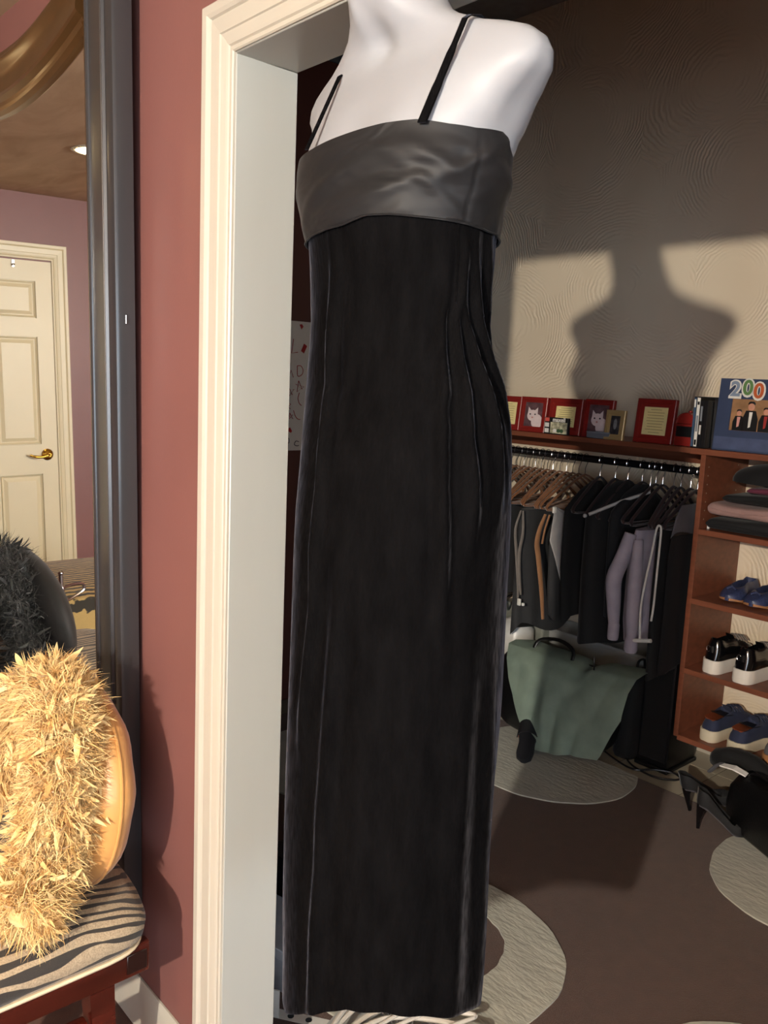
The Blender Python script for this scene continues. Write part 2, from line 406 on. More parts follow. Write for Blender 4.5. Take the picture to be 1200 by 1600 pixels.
hb = newbm(); box(hb, .012, .018, .2, .215, 2.0, 2.04, .001); tube(hb, [(.018, .2075, 2.02), (.035, .2075, 2.01), (.038, .2075, 2.018)], .003, 6)
obj('door_hook', hb, M_chrome, d2)

# recessed ceiling lights
def can(x, y, label):
    t = thing('recessed_light', label, 'light', (x, y, CH), group=None)
    b = newbm(); lathe(b, [(.078, -.001), (.080, -.006), (.098, -.004), (.10, -.0005)], n=28)
    obj('trim_ring', b, M_trim, t)
    b = newbm(); lathe(b, [(.001, -.0045), (.065, -.005), (.078, -.0035), (.078, -.001), (.001, -.001)], n=28)
    obj('lens', b, mat('lit_lens', (255, 236, 190), .5, var=0, emit=((255, 222, 160), CAN_STRENGTH)), t)
can(-2.43, -.87, 'glowing round recessed ceiling light seen in the tall mirror')
can(-.4, -2.9, 'unseen round recessed light added behind the viewer, farther from the mirror')  # second recessed light, unseen, added for ambient light

# floor lamp that throws the hard shadows (behind the viewer)
lt = thing('floor_lamp', 'slim floor lamp with a bare bulb standing behind the viewer', 'lamp', (LAMP_POS[0], LAMP_POS[1], -.008))
b = newbm(); lathe(b, [(.001, 0), (.14, 0), (.14, .015), (.05, .03), (.012, .05), (.012, .06)], n=24); obj('base', b, M_black, lt)
b = newbm(); lathe(b, [(.011, .05), (.011, 1.86), (.001, 1.86)], n=12); obj('pole', b, M_black, lt)
b = newbm(); lathe(b, [(.012, 1.85), (.02, 1.87), (.02, 1.905), (.012, 1.915)], n=16); obj('socket', b, M_brass, lt)
b = newbm(); ellipsoid(b, (0, 0, LAMP_POS[2]+.008), .028, .028, .034, 16, 10)
obj('bulb', b, mat('lit_bulb', (255, 240, 215), .5, var=0, emit=((255, 244, 228), BULB_STRENGTH)), lt)

cl = thing('closet_fill_light', 'dim round unseen fill light added at the closet ceiling', 'light', (.5, 1.25, KH))  # unseen light added to lift the shade inside the closet
b = newbm(); lathe(b, [(.001, -.05), (.10, -.045), (.15, -.025), (.16, -.012), (.001, -.012)], n=28); obj('diffuser', b, mat('lit_diffuser', (240, 236, 228), .5, var=0, emit=((232, 238, 255), CLOSET_FILL)), cl)
b = newbm(); lathe(b, [(.001, -.0115), (.17, -.0115), (.17, -.0005), (.001, -.0005)], n=28); obj('base_ring', b, M_trim, cl)
# closet floor: cream tiles along the wall, brown rug with cream discs
tl = bpy.data.objects.new('floor_tiles', None); COL.objects.link(tl); tl['kind'] = 'structure'
obj('grout_bed', bx(KX0, KX1, .118, KY, -.0079, -.003), M_grout, tl, False)
tm = None
S = .305
for j, y0 in enumerate((2.075, 2.38)):
    y1 = min(y0+S, KY)
    k = -6
    while -.2+k*S < KX1:
        x0, x1 = max(KX0, -.2+k*S)+.002, min(KX1, -.2+(k+1)*S)-.002
        obj('tile', bx(x0, x1, y0+.002, y1-.002, -.003, 0, bev=.001), M_tile, tl, False); k += 1
rug = thing('area_rug', 'brown area rug with large cream rings and discs on the closet floor', 'rug', (-.1, 1.1, 0))
obj('pile', bx(-1.6, 1.55, -.97, .984, -.003, .0045, bev=.002), M_rugb, rug, False)
def disc(name, c, r, hole=None, hr=0, clip=None, wob=.012, seed=0):
    R = random.Random(seed); n = 72; ph = [R.uniform(0, 6.28) for _ in range(4)]
    def rad(a, r0): return r0+wob*(.5*math.sin(2*a+ph[0])+.35*math.sin(3*a+ph[1])+.3*math.sin(5*a+ph[2])+.12*math.sin(17*a+ph[3]))
    out = []
    for k in range(n):
        a = 2*PI*k/n; x, y = c[0]+rad(a, r)*math.cos(a), c[1]+rad(a, r)*math.sin(a)
        if clip is not None: y = min(y, clip)
        out.append((x+.1, y-1.1))
    bm = newbm()
    if hole:
        inn = [(hole[0]+.1+rad(2*PI*k/n+1, hr)*math.cos(2*PI*k/n), hole[1]-1.1+rad(2*PI*k/n+1, hr)*math.sin(2*PI*k/n)) for k in range(n)]
        rings = [[Vector((x, y, z)) for x, y in o_] for o_, z in ((out, .0045), (out, .0095), (inn, .0095), (inn, .0045))]
        loft(bm, rings, False)
    else: prism(bm, out, lambda a, b_: (a, b_, .0045), lambda a, b_: (a, b_, .0095))
    return obj(name, bm, M_rugc, rug, True, 30)
disc('cream_ring', (-.155, .715), .362, (-.13, .79), .152, seed=1)
disc('cream_disc', (.405, 1.885), .325, clip=2.083, seed=2)
disc('cream_disc', (-.672, 1.915), .352, clip=2.083, seed=3)
disc('cream_disc', (.75, .85), .34, seed=4)
disc('cream_disc', (-1.2, 1.2), .33, seed=5)
disc('cream_disc', (1.05, 1.6), .3, seed=6)
# ------------------------------------------------------------------ mannequin
MX, MY = .472, -.05
mn = thing('mannequin_torso', 'glossy white headless mannequin torso hanging from the door head', 'mannequin', (MX, MY, 1.5))
# height, centre x, centre y, half width, half depth, superellipse exponent   (local x,y about MX,MY; z world)
MS = [(1.46, .0, .0, .115, .075, 2.3), (1.60, .0, 0, .12, .078, 2.3), (1.70, 0, 0, .128, .086, 2.3), (1.76, 0, 0, .148, .084, 2.4), (1.79, .002, .002, .158, .080, 2.4),
      (1.815, .007, .004, .178, .074, 2.3), (1.835, .009, .005, .195, .068, 2.2), (1.852, .010, .006, .204, .061, 2.2), (1.868, .010, .007, .202, .054, 2.2), (1.882, .009, .008, .194, .048, 2.2),
      (1.893, .008, .008, .180, .044, 2.2), (1.902, .006, .007, .158, .043, 2.2), (1.910, .002, .005, .132, .045, 2.2), (1.918, 0, .002, .114, .049, 2.1), (1.927, -.001, -.002, .092, .053, 2.1),
      (1.940, -.003, -.008, .074, .056, 2.0), (1.958, -.005, -.014, .065, .057, 2.0), (1.985, -.009, -.022, .060, .056, 2), (2.02, -.015, -.033, .058, .056, 2), (2.06, -.021, -.045, .058, .057, 2), (2.10, -.027, -.055, .060, .060, 2), (2.115, -.028, -.057, .052, .052, 2)]
zsM = [s[0] for s in MS]
def msec(z): return [interp(z, zsM, [s[k] for s in MS]) for k in range(1, 6)]
def mpoint(z, a):
    cx, cy, hw, hd, e = msec(z)
    c, s = math.cos(a), math.sin(a)
    if s > 0: e = e+.7*max(0, min(1, (z-1.74)/.06))*max(0, min(1, (1.915-z)/.02))
    x = cx+hw*math.copysign(abs(c)**(2/e), c); y = cy+hd*math.copysign(abs(s)**(2/e), s)
    if s < 0:   # front relief: collar bones, notch above the breast bone, chest
        f = -s
        for sd in (-1, 1):
            xc = sd*(.03+.55*max(0, z-1.885)*2.2+.05)
            line = 1.897+.10*(abs(x)-.02)
            if abs(x) > .012 and x*sd > 0: y -= .0055*f*math.exp(-((z-line)/.011)**2)*math.exp(-((abs(x)-.07)/.06)**2)
        y += .010*math.exp(-(x/.018)**2-((z-1.912)/.016)**2)
        for sd in (-1, 1): y -= .006*f*math.exp(-((x-sd*(.022+.25*max(0, z-1.92)))/.010)**2)*math.exp(-((z-1.955)/.04)**2)
        y -= .012*f*math.exp(-((abs(x)-.075)/.06)**2-((z-1.775)/.05)**2)
    if 1.76 < z < 1.91 and abs(x) > .12:   # shallow hollow where an arm would start
        q = math.exp(-((z-1.825)/.030)**2)*max(0, min(1, (abs(x)-.12)/.05))
        x -= math.copysign(.016*q*max(0, 1-abs(s)), x); y += .010*q*max(0, -s)
    return Vector((x, y, z-1.5))
bm = newbm(); na = 96
zz = []
for a, c in zip(zsM[:-1], zsM[1:]):
    k = max(1, int((c-a)/.008)); zz += [a+(c-a)*i/k for i in range(k)]
zz.append(zsM[-1])
loft(bm, [[mpoint(z, 2*PI*k/na) for k in range(na)] for z in zz])
body = obj('torso', bm, M_mann, mn, True, 50)
b = newbm(); tube(b, [(-.012, -.01, .58), (-.012, .01, .64), (-.01, .04, .66), (-.005, .085, .655), (-.004, .10, .63)], .004, 8)
obj('hanging_hook', b, M_chrome, mn)

# ------------------------------------------------------------------ dress
zD = [.58, .62, .7, .8, .9, 1.0, 1.1, 1.2, 1.25, 1.3, 1.34, 1.38, 1.42, 1.46, 1.5, 1.54, 1.58, 1.62, 1.65, 1.68, 1.71, 1.74, 1.77, 1.80]
cD = [0.502, 0.5, 0.5, 0.499, 0.498, 0.5, 0.502, 0.502, 0.502, 0.502, 0.5, 0.499, 0.497, 0.492, 0.485, 0.479, 0.475, 0.473, 0.474, 0.473, 0.469, 0.465, 0.466, 0.469]
aD = [0.152, 0.151, 0.153, 0.153, 0.152, 0.151, 0.148, 0.146, 0.145, 0.145, 0.15, 0.152, 0.153, 0.155, 0.153, 0.141, 0.133, 0.136, 0.136, 0.135, 0.144, 0.158, 0.16, 0.156]
bzz = [.55, .8, 1.1, 1.3, 1.42, 1.5, 1.62, 1.7, 1.8]; bvv = [.125, .135, .14, .137, .118, .098, .095, .106, .10]
# fold lines: list of (z, angle in degrees), amplitude, angular width in degrees
FOLDS = [([(1.64, -94), (1.555, -98), (1.469, -99), (1.377, -95), (1.229, -92), (1.07, -100)], .0065, 3.6),
         ([(1.64, -89), (1.53, -95.5), (1.45, -96)], .0035, 2.4),
         ([(1.25, -75), (1.166, -77), (1.058, -80), (.962, -82.5), (.892, -83), (.818, -86), (.66, -90)], .0075, 4.2),
         ([(1.60, -22), (1.565, -25), (1.478, -32), (1.391, -29), (1.31, -24), (1.25, -23)], .008, 3.6),
         ([(1.64, -12), (1.61, -12.8), (1.508, -16.6), (1.45, -16.3), (1.40, -11), (1.36, -9)], .008, 3.4),
         ([(1.64, -9), (1.603, -8), (1.516, 0), (1.435, 8), (1.40, 11)], .008, 3.6),
         ([(1.65, -2), (1.596, 5), (1.55, 14), (1.50, 24), (1.45, 31)], .007, 5),
         ([(1.66, 16), (1.62, 20), (1.58, 26)], .006, 5),
         ([(1.15, -36), (.95, -38), (.70, -40)], .004, 9), ([(1.1, -58), (.9, -59), (.70, -60)], .004, 8), ([(1.2, -8), (.9, -10), (.70, -12)], .004, 8), ([(1.1, 14), (.9, 16), (.68, 18)], .005, 8),
         ([(1.0, 60), (.66, 62)], .008, 12), ([(1.0, 100), (.66, 104)], .008, 12), ([(1.2, 140), (.66, 146)], .008, 12), ([(1.2, 200), (.66, 204)], .008, 12)]
def dpoint(z, th, off=0.0):
    cx = interp(z, zD, cD); a = interp(z, zD, aD); bb = interp(z, bzz, bvv); ph = math.radians(interp(z, [.58, 1.3], [6, 0]))
    d = math.degrees(th); d = (d+180) % 360-180
    o = off
    for pts, amp, wd in FOLDS:
        z1, z0 = pts[0][0], pts[-1][0]
        if z0-.06 < z < z1+.06:
            c = interp(z, [p[0] for p in pts[::-1]], [p[1] for p in pts[::-1]])
            env = min(1, (z-z0+.06)/.12)*min(1, (z1+.06-z)/.12)
            dd = (d-c+180) % 360-180
            x = dd/wd
            o += amp*env*(math.exp(-x*x)-.45*math.exp(-((x-1.7)/1.1)**2)-.35*math.exp(-((x+1.7)/1.1)**2))
    u = (a+o)*math.cos(th); v = (bb+o)*math.sin(th)
    return Vector((cx+u*math.cos(ph)-v*math.sin(ph), MY+u*math.sin(ph)+v*math.cos(ph), z))
hem_t = [-180, -150, -119, -93, -68, -48, -29, -13, 10, 40, 90, 180]; hem_z = [.615, .612, .627, .675, .715, .724, .718, .707, .690, .672, .64, .615]
bb_t = [-180, -125, -82, -68, -55, -38, -16, -2, 26, 60, 180]; bb_z = [1.675, 1.678, 1.686, 1.694, 1.694, 1.691, 1.688, 1.685, 1.682, 1.678, 1.675]
bt_t = [-180, -108, -85, -63, -47, -31, -16, 24, 60, 180]; bt_z = [1.782, 1.784, 1.788, 1.793, 1.794, 1.789, 1.787, 1.792, 1.79, 1.782]
dress = thing('evening_gown', 'long black velvet evening gown with a charcoal satin bust band on the white mannequin', 'dress', (MX, MY, .65))
DO = Vector((MX, MY, .65))
nt = 220
ths = [-PI+2*PI*k/nt for k in range(nt)]
def hz(th): return interp(math.degrees(th), hem_t, hem_z)
bm = newbm(); rows = []
NR = 150
def zrow(i, th):
    t = i/NR; zb, zt = hz(th), interp(math.degrees(th), bb_t, bb_z)+.004
    return zb+(zt-zb)*t
outer = [[dpoint(zrow(i, th), th)-DO for th in ths] for i in range(NR+1)]
inner = [[dpoint(zrow(i, th), th, -.004)-DO for th in ths] for i in (12, 6, 2)]
loft(bm, inner+[[p+Vector((0, 0, -.002)) for p in [dpoint(zrow(0, th), th, -.002)-DO for th in ths]]]+outer, False)
obj('velvet_skirt', bm, M_velvet, dress, True, 80)
# satin band
bm = newbm(); NB = 26; rb = random.Random(3)
def wrinkle(z, d):
    v = 0
    for a0, z0, sl, am, wd in ((-95, 1.735, .0009, .004, .011), (-60, 1.765, -.0004, .0035, .009), (-62, 1.722, .0005, .004, .009), (-35, 1.75, -.0012, .0045, .012), (-30, 1.715, -.0015, .0035, .008), (-5, 1.765, .0012, .005, .009), (-110, 1.71, .0012, .0035, .010), (15, 1.745, -.0006, .004, .010), (-75, 1.70, .001, .003, .008)):
        zz_ = z0+sl*(d-a0)
        v += am*math.exp(-((z-zz_)/wd)**2)*math.exp(-((d-a0)/26)**2)
    return v
def bandp(i, th, off=.004):
    d = math.degrees(th); z0, z1 = interp(d, bb_t, bb_z), interp(d, bt_t, bt_z)
    z = z0+(z1-z0)*i/NB
    seam = -.0018*math.exp(-((d+12.5)/1.0)**2)*(1-(i/NB)**6)
    return dpoint(z, th, off+wrinkle(z, d)*max(0, math.sin(PI*i/NB))**.6*1.05+seam)-DO
ro = [[bandp(i, th) for th in ths] for i in range(NB+1)]
top_in = [[bandp(NB, th, .002) for th in ths], [bandp(NB-3, th, .000) for th in ths]]
bot_in = [[bandp(0, th, .0025) for th in ths]]
loft(bm, bot_in+ro+top_in, False)
obj('satin_band', bm, M_satin, dress, True, 80)
bm = newbm()
for i_ in range(2):
    pass
tube(bm, [dpoint(interp(math.degrees(th), bb_t, bb_z), th, .0045)-DO for th in ths], .0013, 6, closed=True)
obj('band_piping', bm, M_satin, dress)
bm = newbm(); tube(bm, [dpoint(z, math.radians(-15.5), .0006)-DO for z in np.linspace(1.60, 1.687, 14)], .0012, 5); obj('side_seam', bm, M_velvet, dress)
def ribbon(pts, wd, wdir, th=.0012):
    bm = newbm(); rings = []
    for p, wv in zip(pts, wd):
        p = Vector(p); W = Vector(wdir).normalized()*wv; T = Vector((0, -th, 0))
        rings.append([p-W-T, p+W-T, p+W+T, p-W+T])
    loft(bm, rings); return bm
def wl(pts): return [Vector(p)-DO for p in pts]
def surf_y(x, z, front=True):
    best = None
    for k in range(181):
        a = -PI*k/180 if front else PI*k/180
        p = mpoint(z, a)
        if best is None or abs(p.x+MX-x) < best[0]: best = (abs(p.x+MX-x), p.y+MY)
    return best[1] if best[0] < .01 else None
def strap_path(p0, p1):
    out = []; p0 = Vector(p0); p1 = Vector(p1)
    for k in range(13):
        p = p0.lerp(p1, k/12); sy = surf_y(p.x, min(p.z, 1.90))
        y = p.y if sy is None or k == 0 else min(p.y, sy-.0035)
        out.append(Vector((p.x, y, p.z)))
    out += [p1+Vector((-.004, .012, .008)), p1+Vector((-.008, .03, .014)), p1+Vector((-.010, .055, .010)), p1+Vector((-.010, .085, -.02)), p1+Vector((-.005, .11, -.09))]
    return [p-DO for p in out]
sl_ = strap_path((.408, -.152, 1.784), (.386, -.088, 1.889))
obj('shoulder_strap', ribbon(sl_, [.0019]*len(sl_), (1, .5, 0)), M_velvet, dress)
sr = strap_path((.588, -.128, 1.788), (.606, -.088, 1.901))
obj('shoulder_strap', ribbon(sr, [.0046]*5+[.0038]*4+[.0026]*(len(sr)-9), (1, .6, 0)), M_velvet, dress)

# ------------------------------------------------------------------ poster on the closet's left wall
po = thing('hand_drawn_poster', 'white poster hand drawn in red marker on the dark closet wall beyond the jamb', 'poster', (KX0+.001, 1.35, 1.45))
obj('sheet', bx(0, .002, -.36, .36, -.277, .293), M_white, po, False)
M_marker = mat('red_marker', (168, 30, 32), .7); M_pen = mat('dark_marker', (46, 30, 40), .7)
STR = {'letter_l': [(1.421, 1.665), (1.413, 1.603), (1.446, 1.609)], 'letter_d': [(1.445, 1.549), (1.449, 1.505), (1.473, 1.513), (1.477, 1.534), (1.464, 1.55), (1.445, 1.549)], 'letter_n': [(1.401, 1.491), (1.412, 1.529), (1.426, 1.498)],
       'star': [(1.455, 1.484), (1.447, 1.435), (1.485, 1.458), (1.438, 1.469), (1.475, 1.447), (1.455, 1.484)], 'star_': [(1.402, 1.455), (1.408, 1.416), (1.431, 1.446), (1.397, 1.439), (1.424, 1.42), (1.402, 1.455)], 'star__': [(1.396, 1.388), (1.415, 1.38), (1.397, 1.363), (1.413, 1.358), (1.394, 1.384)],
       'star___': [(1.411, 1.341), (1.43, 1.314), (1.403, 1.329), (1.429, 1.333), (1.409, 1.314), (1.411, 1.341)], 'curl': [(1.46, 1.431), (1.454, 1.406), (1.461, 1.385), (1.474, 1.374)], 'curl_': [(1.431, 1.352), (1.442, 1.327), (1.456, 1.314), (1.469, 1.312)],
       'scribble': [(1.394, 1.224), (1.409, 1.228), (1.412, 1.211), (1.402, 1.203), (1.394, 1.205)], 'scribble_': [(1.465, 1.212), (1.449, 1.215), (1.441, 1.2), (1.455, 1.193), (1.465, 1.195)]}
for k, pts in STR.items():
    b = newbm(); P = [(.003, y-1.35, z-1.45) for y, z in pts]
    if not k.startswith('star') and k != 'letter_l' and k != 'letter_n': P = sm(P, 4)
    tube(b, P, .0017, 5); obj(k.rstrip('_'), b, M_pen if k.startswith('scrib') else M_marker, po)
for pts in ([(1.452, 1.729), (1.465, 1.732), (1.473, 1.721), (1.463, 1.709)], [(1.479, 1.648), (1.496, 1.638), (1.48, 1.605), (1.464, 1.615)], [(1.403, 1.269), (1.415, 1.277), (1.426, 1.26), (1.421, 1.252), (1.405, 1.26)]):
    b = newbm(); prism(b, [(y-1.35, z-1.45) for y, z in pts], lambda a, c: (.002, a, c), lambda a, c: (.0032, a, c)); obj('blot', b, M_marker, po, False)

# ------------------------------------------------------------------ tall mirror
TILT = math.radians(.65)
mi = thing('tall_mirror', 'tall dark-framed mirror with a sagging curved top rail on the maroon wall', 'mirror', (-.95, -.022, .16), (TILT, 0, 0))
MW = .60   # half width
STI = [(-.17, .0), (-.17, -.004), (-.160, -.010), (-.148, -.016), (-.136, -.0185), (-.128, -.0185), (-.127, -.0235), (-.122, -.0245), (-.118, -.022), (-.117, -.019), (-.085, -.020), (-.050, -.0245), (-.046, -.020), (-.043, -.0265), (-.038, -.0275), (-.035, -.022), (-.012, -.024), (-.003, -.021), (0, -.014), (0, .018), (-.17, .018)]
TOPZ = 2.75-.16
for sd in (1, -1):
    bm = newbm()
    loft(bm, [[Vector((sd*(MW+x), y, z)) for x, y in STI] for z in (0, TOPZ)])
    for f in bm.faces:
        c = f.calc_center_median()
        if abs(c.x)-MW > -.1275+.0: f.material_index = 1
    obj('stile', bm, [M_bronze, M_slate], mi, True, 25)
# curved top rail swept along the sag
RP = [(0, 0), (0, -.006), (.008, -.014), (.016, -.015), (.018, -.010), (.028, -.012), (.036, -.022), (.042, -.0245), (.050, -.0235), (.070, -.019), (.092, -.0215), (.106, -.0275), (.116, -.028), (.122, -.025), (.124, -.019), (.136, -.016), (.145, -.008), (.145, .018), (0, .018)]
bm = newbm(); rings = []
for i in range(33):
    x = -.45+.9*i/32; zc = 2.112-.16+.33*x*x; sl2 = .66*x; nl = math.sqrt(1+sl2*sl2)
    rings.append([Vector((x-sl2/nl*h, y-.002, zc+h/nl)) for h, y in RP])
loft(bm, rings); obj('curved_top_rail', bm, M_bronze, mi, True, 25)
bm = newbm(); loft(bm, [[Vector((s*.44, y, .17+x)) for x, y in STI] for s in (-1, 1)]); obj('bottom_rail', bm, M_slate, mi, True, 25)
bm = newbm(); out = [(-.44, .0)]
out = [(-.44, .0), (.44, .0)]+[(.44-.88*i/16, 2.115-.16+.33*(.44-.88*i/16)**2) for i in range(17)]
prism(bm, out, lambda a, c: (a, -.0005, c), lambda a, c: (a, .004, c)); obj('mirror_glass', bm, M_mirror, mi, False)
bm = newbm(); box(bm, -.44, .44, .006, .012, 0, 1.99); obj('backing', bm, M_black, mi, False)
b = newbm(); tube(b, [(.6005, 0, 1.435), (.606, -.004, 1.437), (.606, -.004, 1.452), (.6005, 0, 1.454)], .0011, 6); obj('edge_glint', b, M_chrome, mi)  # chrome loop standing in for a small white highlight on the stile

# ------------------------------------------------------------------ zebra bench against the wall
be = thing('zebra_bench', 'mahogany bench with a zebra print seat against the maroon wall below the mirror', 'bench', (-.95, -.34, 0))
bm = newbm()
def seat_ring(hx, hy, z, n=88, e=8):
    return [Vector((hx*math.copysign(abs(math.cos(2*PI*k/n))**(2/e), math.cos(2*PI*k/n)), hy*math.copysign(abs(math.sin(2*PI*k/n))**(2/e), math.sin(2*PI*k/n)), z)) for k in range(n)]
loft(bm, [seat_ring(.865, .225, .425), seat_ring(.885, .24, .43), seat_ring(.897, .249, .445), seat_ring(.90, .252, .465), seat_ring(.892, .246, .485), seat_ring(.865, .225, .503), seat_ring(.82, .18, .512), seat_ring(.5, .08, .517)])
obj('seat_cushion', bm, M_zebra, be, True, 60)
bm = newbm(); tube(bm, [p for p in seat_ring(.888, .243, .427, 72)], .0045, 6, closed=True); obj('piping', bm, mat('ivory_piping', (214, 196, 164), .6), be)
for nm, a in (('seat_rail', (.846, .868, -.222, .222)), ('seat_rail', (-.868, -.846, -.222, .222)), ('seat_rail', (-.844, .844, .197, .219)), ('seat_rail', (-.844, .844, -.219, -.197))):
    obj(nm, bx(a[0], a[1], a[2], a[3], .362, .424, bev=.004, seg=2), M_mahog, be)
for sx in (-1, 1):
    for sy in (-1, 1):
        b = newbm(); box(b, min(sx*.866, sx*.8705), max(sx*.866, sx*.8705), sy*.195-.02, sy*.195+.02, .371, .411, .0015); obj('corner_inset', b, mat('dark_inset', (30, 12, 9), .35), be)
        b = newbm(); x0, y0 = sx*.775, sy*.155
        rings = []
        for k in range(9):
            t = k/8; z = .3615*(1-t); off = .035*math.sin(PI*t*.5)**2; h = .026-.008*t
            cx_, cy__ = x0+sx*off*.5, y0+sy*off*.3
            rings.append([Vector((cx_-h, cy__-h, z)), Vector((cx_+h, cy__-h, z)), Vector((cx_+h, cy__+h, z)), Vector((cx_-h, cy__+h, z))])
        loft(b, rings); obj('leg', b, M_mahog, be, True, 40)
for sx in (-1, 1): obj('end_stretcher', bx(sx*.78-.013, sx*.78+.013, -.13, .13, .20, .245, bev=.004, seg=2), M_mahog, be)

# ------------------------------------------------------------------ pillows and feather boas on the bench
M_goldsatin = mat('gold_satin', (208, 150, 86), .38, var=.05, scale=5, sheen=.3, bump=.25, bscale=7, bdist=.01)
M_blksatin = mat('black_plush', (14, 13, 13), .7, var=.1, sheen=.2)
gp = thing('round_gold_pillow', 'plump gold satin pillow half hidden behind the yellow feather boa', 'pillow', (-.285, -.17, .685), (math.radians(-6), 0, 0))
b = newbm(); ellipsoid(b, (0, 0, 0), .19, .075, .20, 40, 24, fn=lambda d: 1+.02*math.sin(9*math.atan2(d.z, d.x))*abs(d.y)**.5)
obj('cover', b, M_goldsatin, gp); b = newbm(); tube(b, [(.191*math.cos(2*PI*k/48), 0, .201*math.sin(2*PI*k/48)) for k in range(48)], .003, 6, closed=True); obj('seam', b, M_goldsatin, gp)
bp = thing('large_black_pillow', 'large black plush pillow at the far end of the bench seen in the mirror', 'pillow', (-1.49, -.20, .70), (math.radians(-6), 0, 0))
b = newbm(); ellipsoid(b, (0, 0, 0), .345, .08, .22, 40, 20); obj('cover', b, M_blksatin, bp)

def boa(name, label, path, rad, mfl, mbig, n_fluff, n_big, seed, group=None, flen=(.03, .07)):
    g = np.random.default_rng(seed)
    P = np.array(sm(path, 8)); seg = np.linalg.norm(np.diff(P, axis=0), axis=1); L = np.r_[0, np.cumsum(seg)]
    T = np.gradient(P, axis=0); T /= np.linalg.norm(T, axis=1)[:, None]
    o = thing(name, label, 'feather boa', tuple(P[0])); O = P[0]
    cb = newbm(); tube(cb, [Vector(p-O) for p in P], [rad*.12]+[rad*.26]*(len(P)-2)+[rad*.12], 10); obj('cord', cb, mfl, o)
    def sample(n):
        s = g.uniform(0, L[-1], n)
        p = np.stack([np.interp(s, L, P[:, k]) for k in range(3)], 1); t = np.stack([np.interp(s, L, T[:, k]) for k in range(3)], 1)
        r = g.normal(size=(n, 3)); r -= (r*t).sum(1)[:, None]*t; r /= np.linalg.norm(r, axis=1)[:, None]
        return p, t, r
    def blades(n, lmin, lmax, wid, base_r, K=4, curl=.5):
        p, t, r = sample(n)
        d = r*.8+t*g.normal(0, .7, n)[:, None]+g.normal(0, .45, (n, 3)); d /= np.linalg.norm(d, axis=1)[:, None]
        ln = g.uniform(lmin, lmax, n); wv = np.cross(d, g.normal(size=(n, 3))); wv /= np.linalg.norm(wv, axis=1)[:, None]
        bend = np.cross(d, wv)*np.clip(g.normal(0, curl, n), -.8, .8)[:, None]+np.array([0, 0, -.35])*g.uniform(0, 1, n)[:, None]
        base = p+r*base_r*g.uniform(.3, 1, n)[:, None]-O
        V = []
        prof = np.sin(np.linspace(.25, 1, K+1)*PI)**.7; prof[0] = .35; prof[-1] = .05
        for k in range(K+1):
            u = k/K; c = base+d*(ln*u)[:, None]+bend*(ln*u*u)[:, None]
            wk = wid*prof[k]*(ln/lmax)[:, None]
            V += [c-wv*wk, c+wv*wk]
        V = np.stack(V, 1)                       # n, 2(K+1), 3
        F = []
        for k in range(K): F.append([2*k, 2*k+1, 2*k+3, 2*k+2])
        F = np.array(F)[None]+(np.arange(n)*2*(K+1))[:, None, None]
        return V.reshape(-1, 3), F.reshape(-1, 4)
    def mk(V, F, m):
        me = bpy.data.meshes.new('mesh'); me.vertices.add(len(V)); me.vertices.foreach_set('co', V.ravel())
        me.loops.add(F.size); me.loops.foreach_set('vertex_index', F.ravel().astype(np.int32)); me.polygons.add(len(F))
        me.polygons.foreach_set('loop_start', np.arange(0, F.size, 4, dtype=np.int32)); me.polygons.foreach_set('loop_total', np.full(len(F), 4, dtype=np.int32))
        me.update(calc_edges=True); me.validate(); me.polygons.foreach_set('use_smooth', [True]*len(F)); me.materials.append(m); return me
    V, F = blades(n_fluff, flen[0], flen[1], .0009, rad*.66, 4, 1.0); V2, F2 = blades(n_fluff//26, flen[0]*1.3, flen[1]*1.0, .0058, rad*.72, 4, .7)
    obj('fluff', mk(np.r_[V, V2], np.r_[F, F2+len(V)], mfl), None, o, kind='stuff')
    protos = []
    for q in range(4):
        K = 7; vs = []; fs = []
        cu = g.uniform(.2, .6)
        for k in range(K+1):
            u = k/K; wk = .15*math.sin(PI*min(1, u*.92+.08))**.8
            c = np.array([0, cu*u*u*(1 if q % 2 else -1), u]); vs += [c+[-wk, .05*wk, 0], c+[0, -.25*wk, 0], c+[wk, .05*wk, 0]]
            if k < K: fs += [[3*k, 3*k+1, 3*k+4, 3*k+3], [3*k+1, 3*k+2, 3*k+5, 3*k+4]]
        protos.append(mk(np.array(vs, float), np.array(fs), mbig))
    p, t, r = sample(n_big)
    for k in range(n_big):
        f = bpy.data.objects.new('feather', protos[k % 4]); COL.objects.link(f); f.parent = o
        d = Vector(r[k]+t[k]*g.normal(0, .7)+np.array([0, 0, -.3])).normalized()
        f.rotation_mode = 'QUATERNION'; f.rotation_quaternion = d.to_track_quat('Z', 'Y') @ Matrix.Rotation(g.uniform(0, 6.28), 3, 'Z').to_quaternion()
        f.location = Vector(p[k]+r[k]*rad*.7-O); s = g.uniform(.03, .05); f.scale = (s*g.uniform(.6, 1), s, s)
    return o
def feathermat(name, c, c2, sh):
    m = bpy.data.materials.new(name); m.use_nodes = True; n = N(m); b_ = n.b
    nz = n.noise(n.coord(), 28, 4); r = n.ramp(nz.outputs['Fac'], [(.32, lin(c2)), (.62, lin(c))]); n.link(r.outputs[0], b_.inputs['Base Color'])
    b_.inputs['Roughness'].default_value = .6; b_.inputs['Sheen Weight'].default_value = sh
    return m
M_yf = feathermat('yellow_down', (232, 203, 142), (214, 168, 98), .2); M_yb = feathermat('yellow_quill', (244, 218, 150), (228, 180, 98), .1)
M_bf = feathermat('black_down', (34, 36, 34), (16, 17, 16), .3); M_bb = feathermat('black_quill', (52, 58, 54), (22, 24, 23), .2)
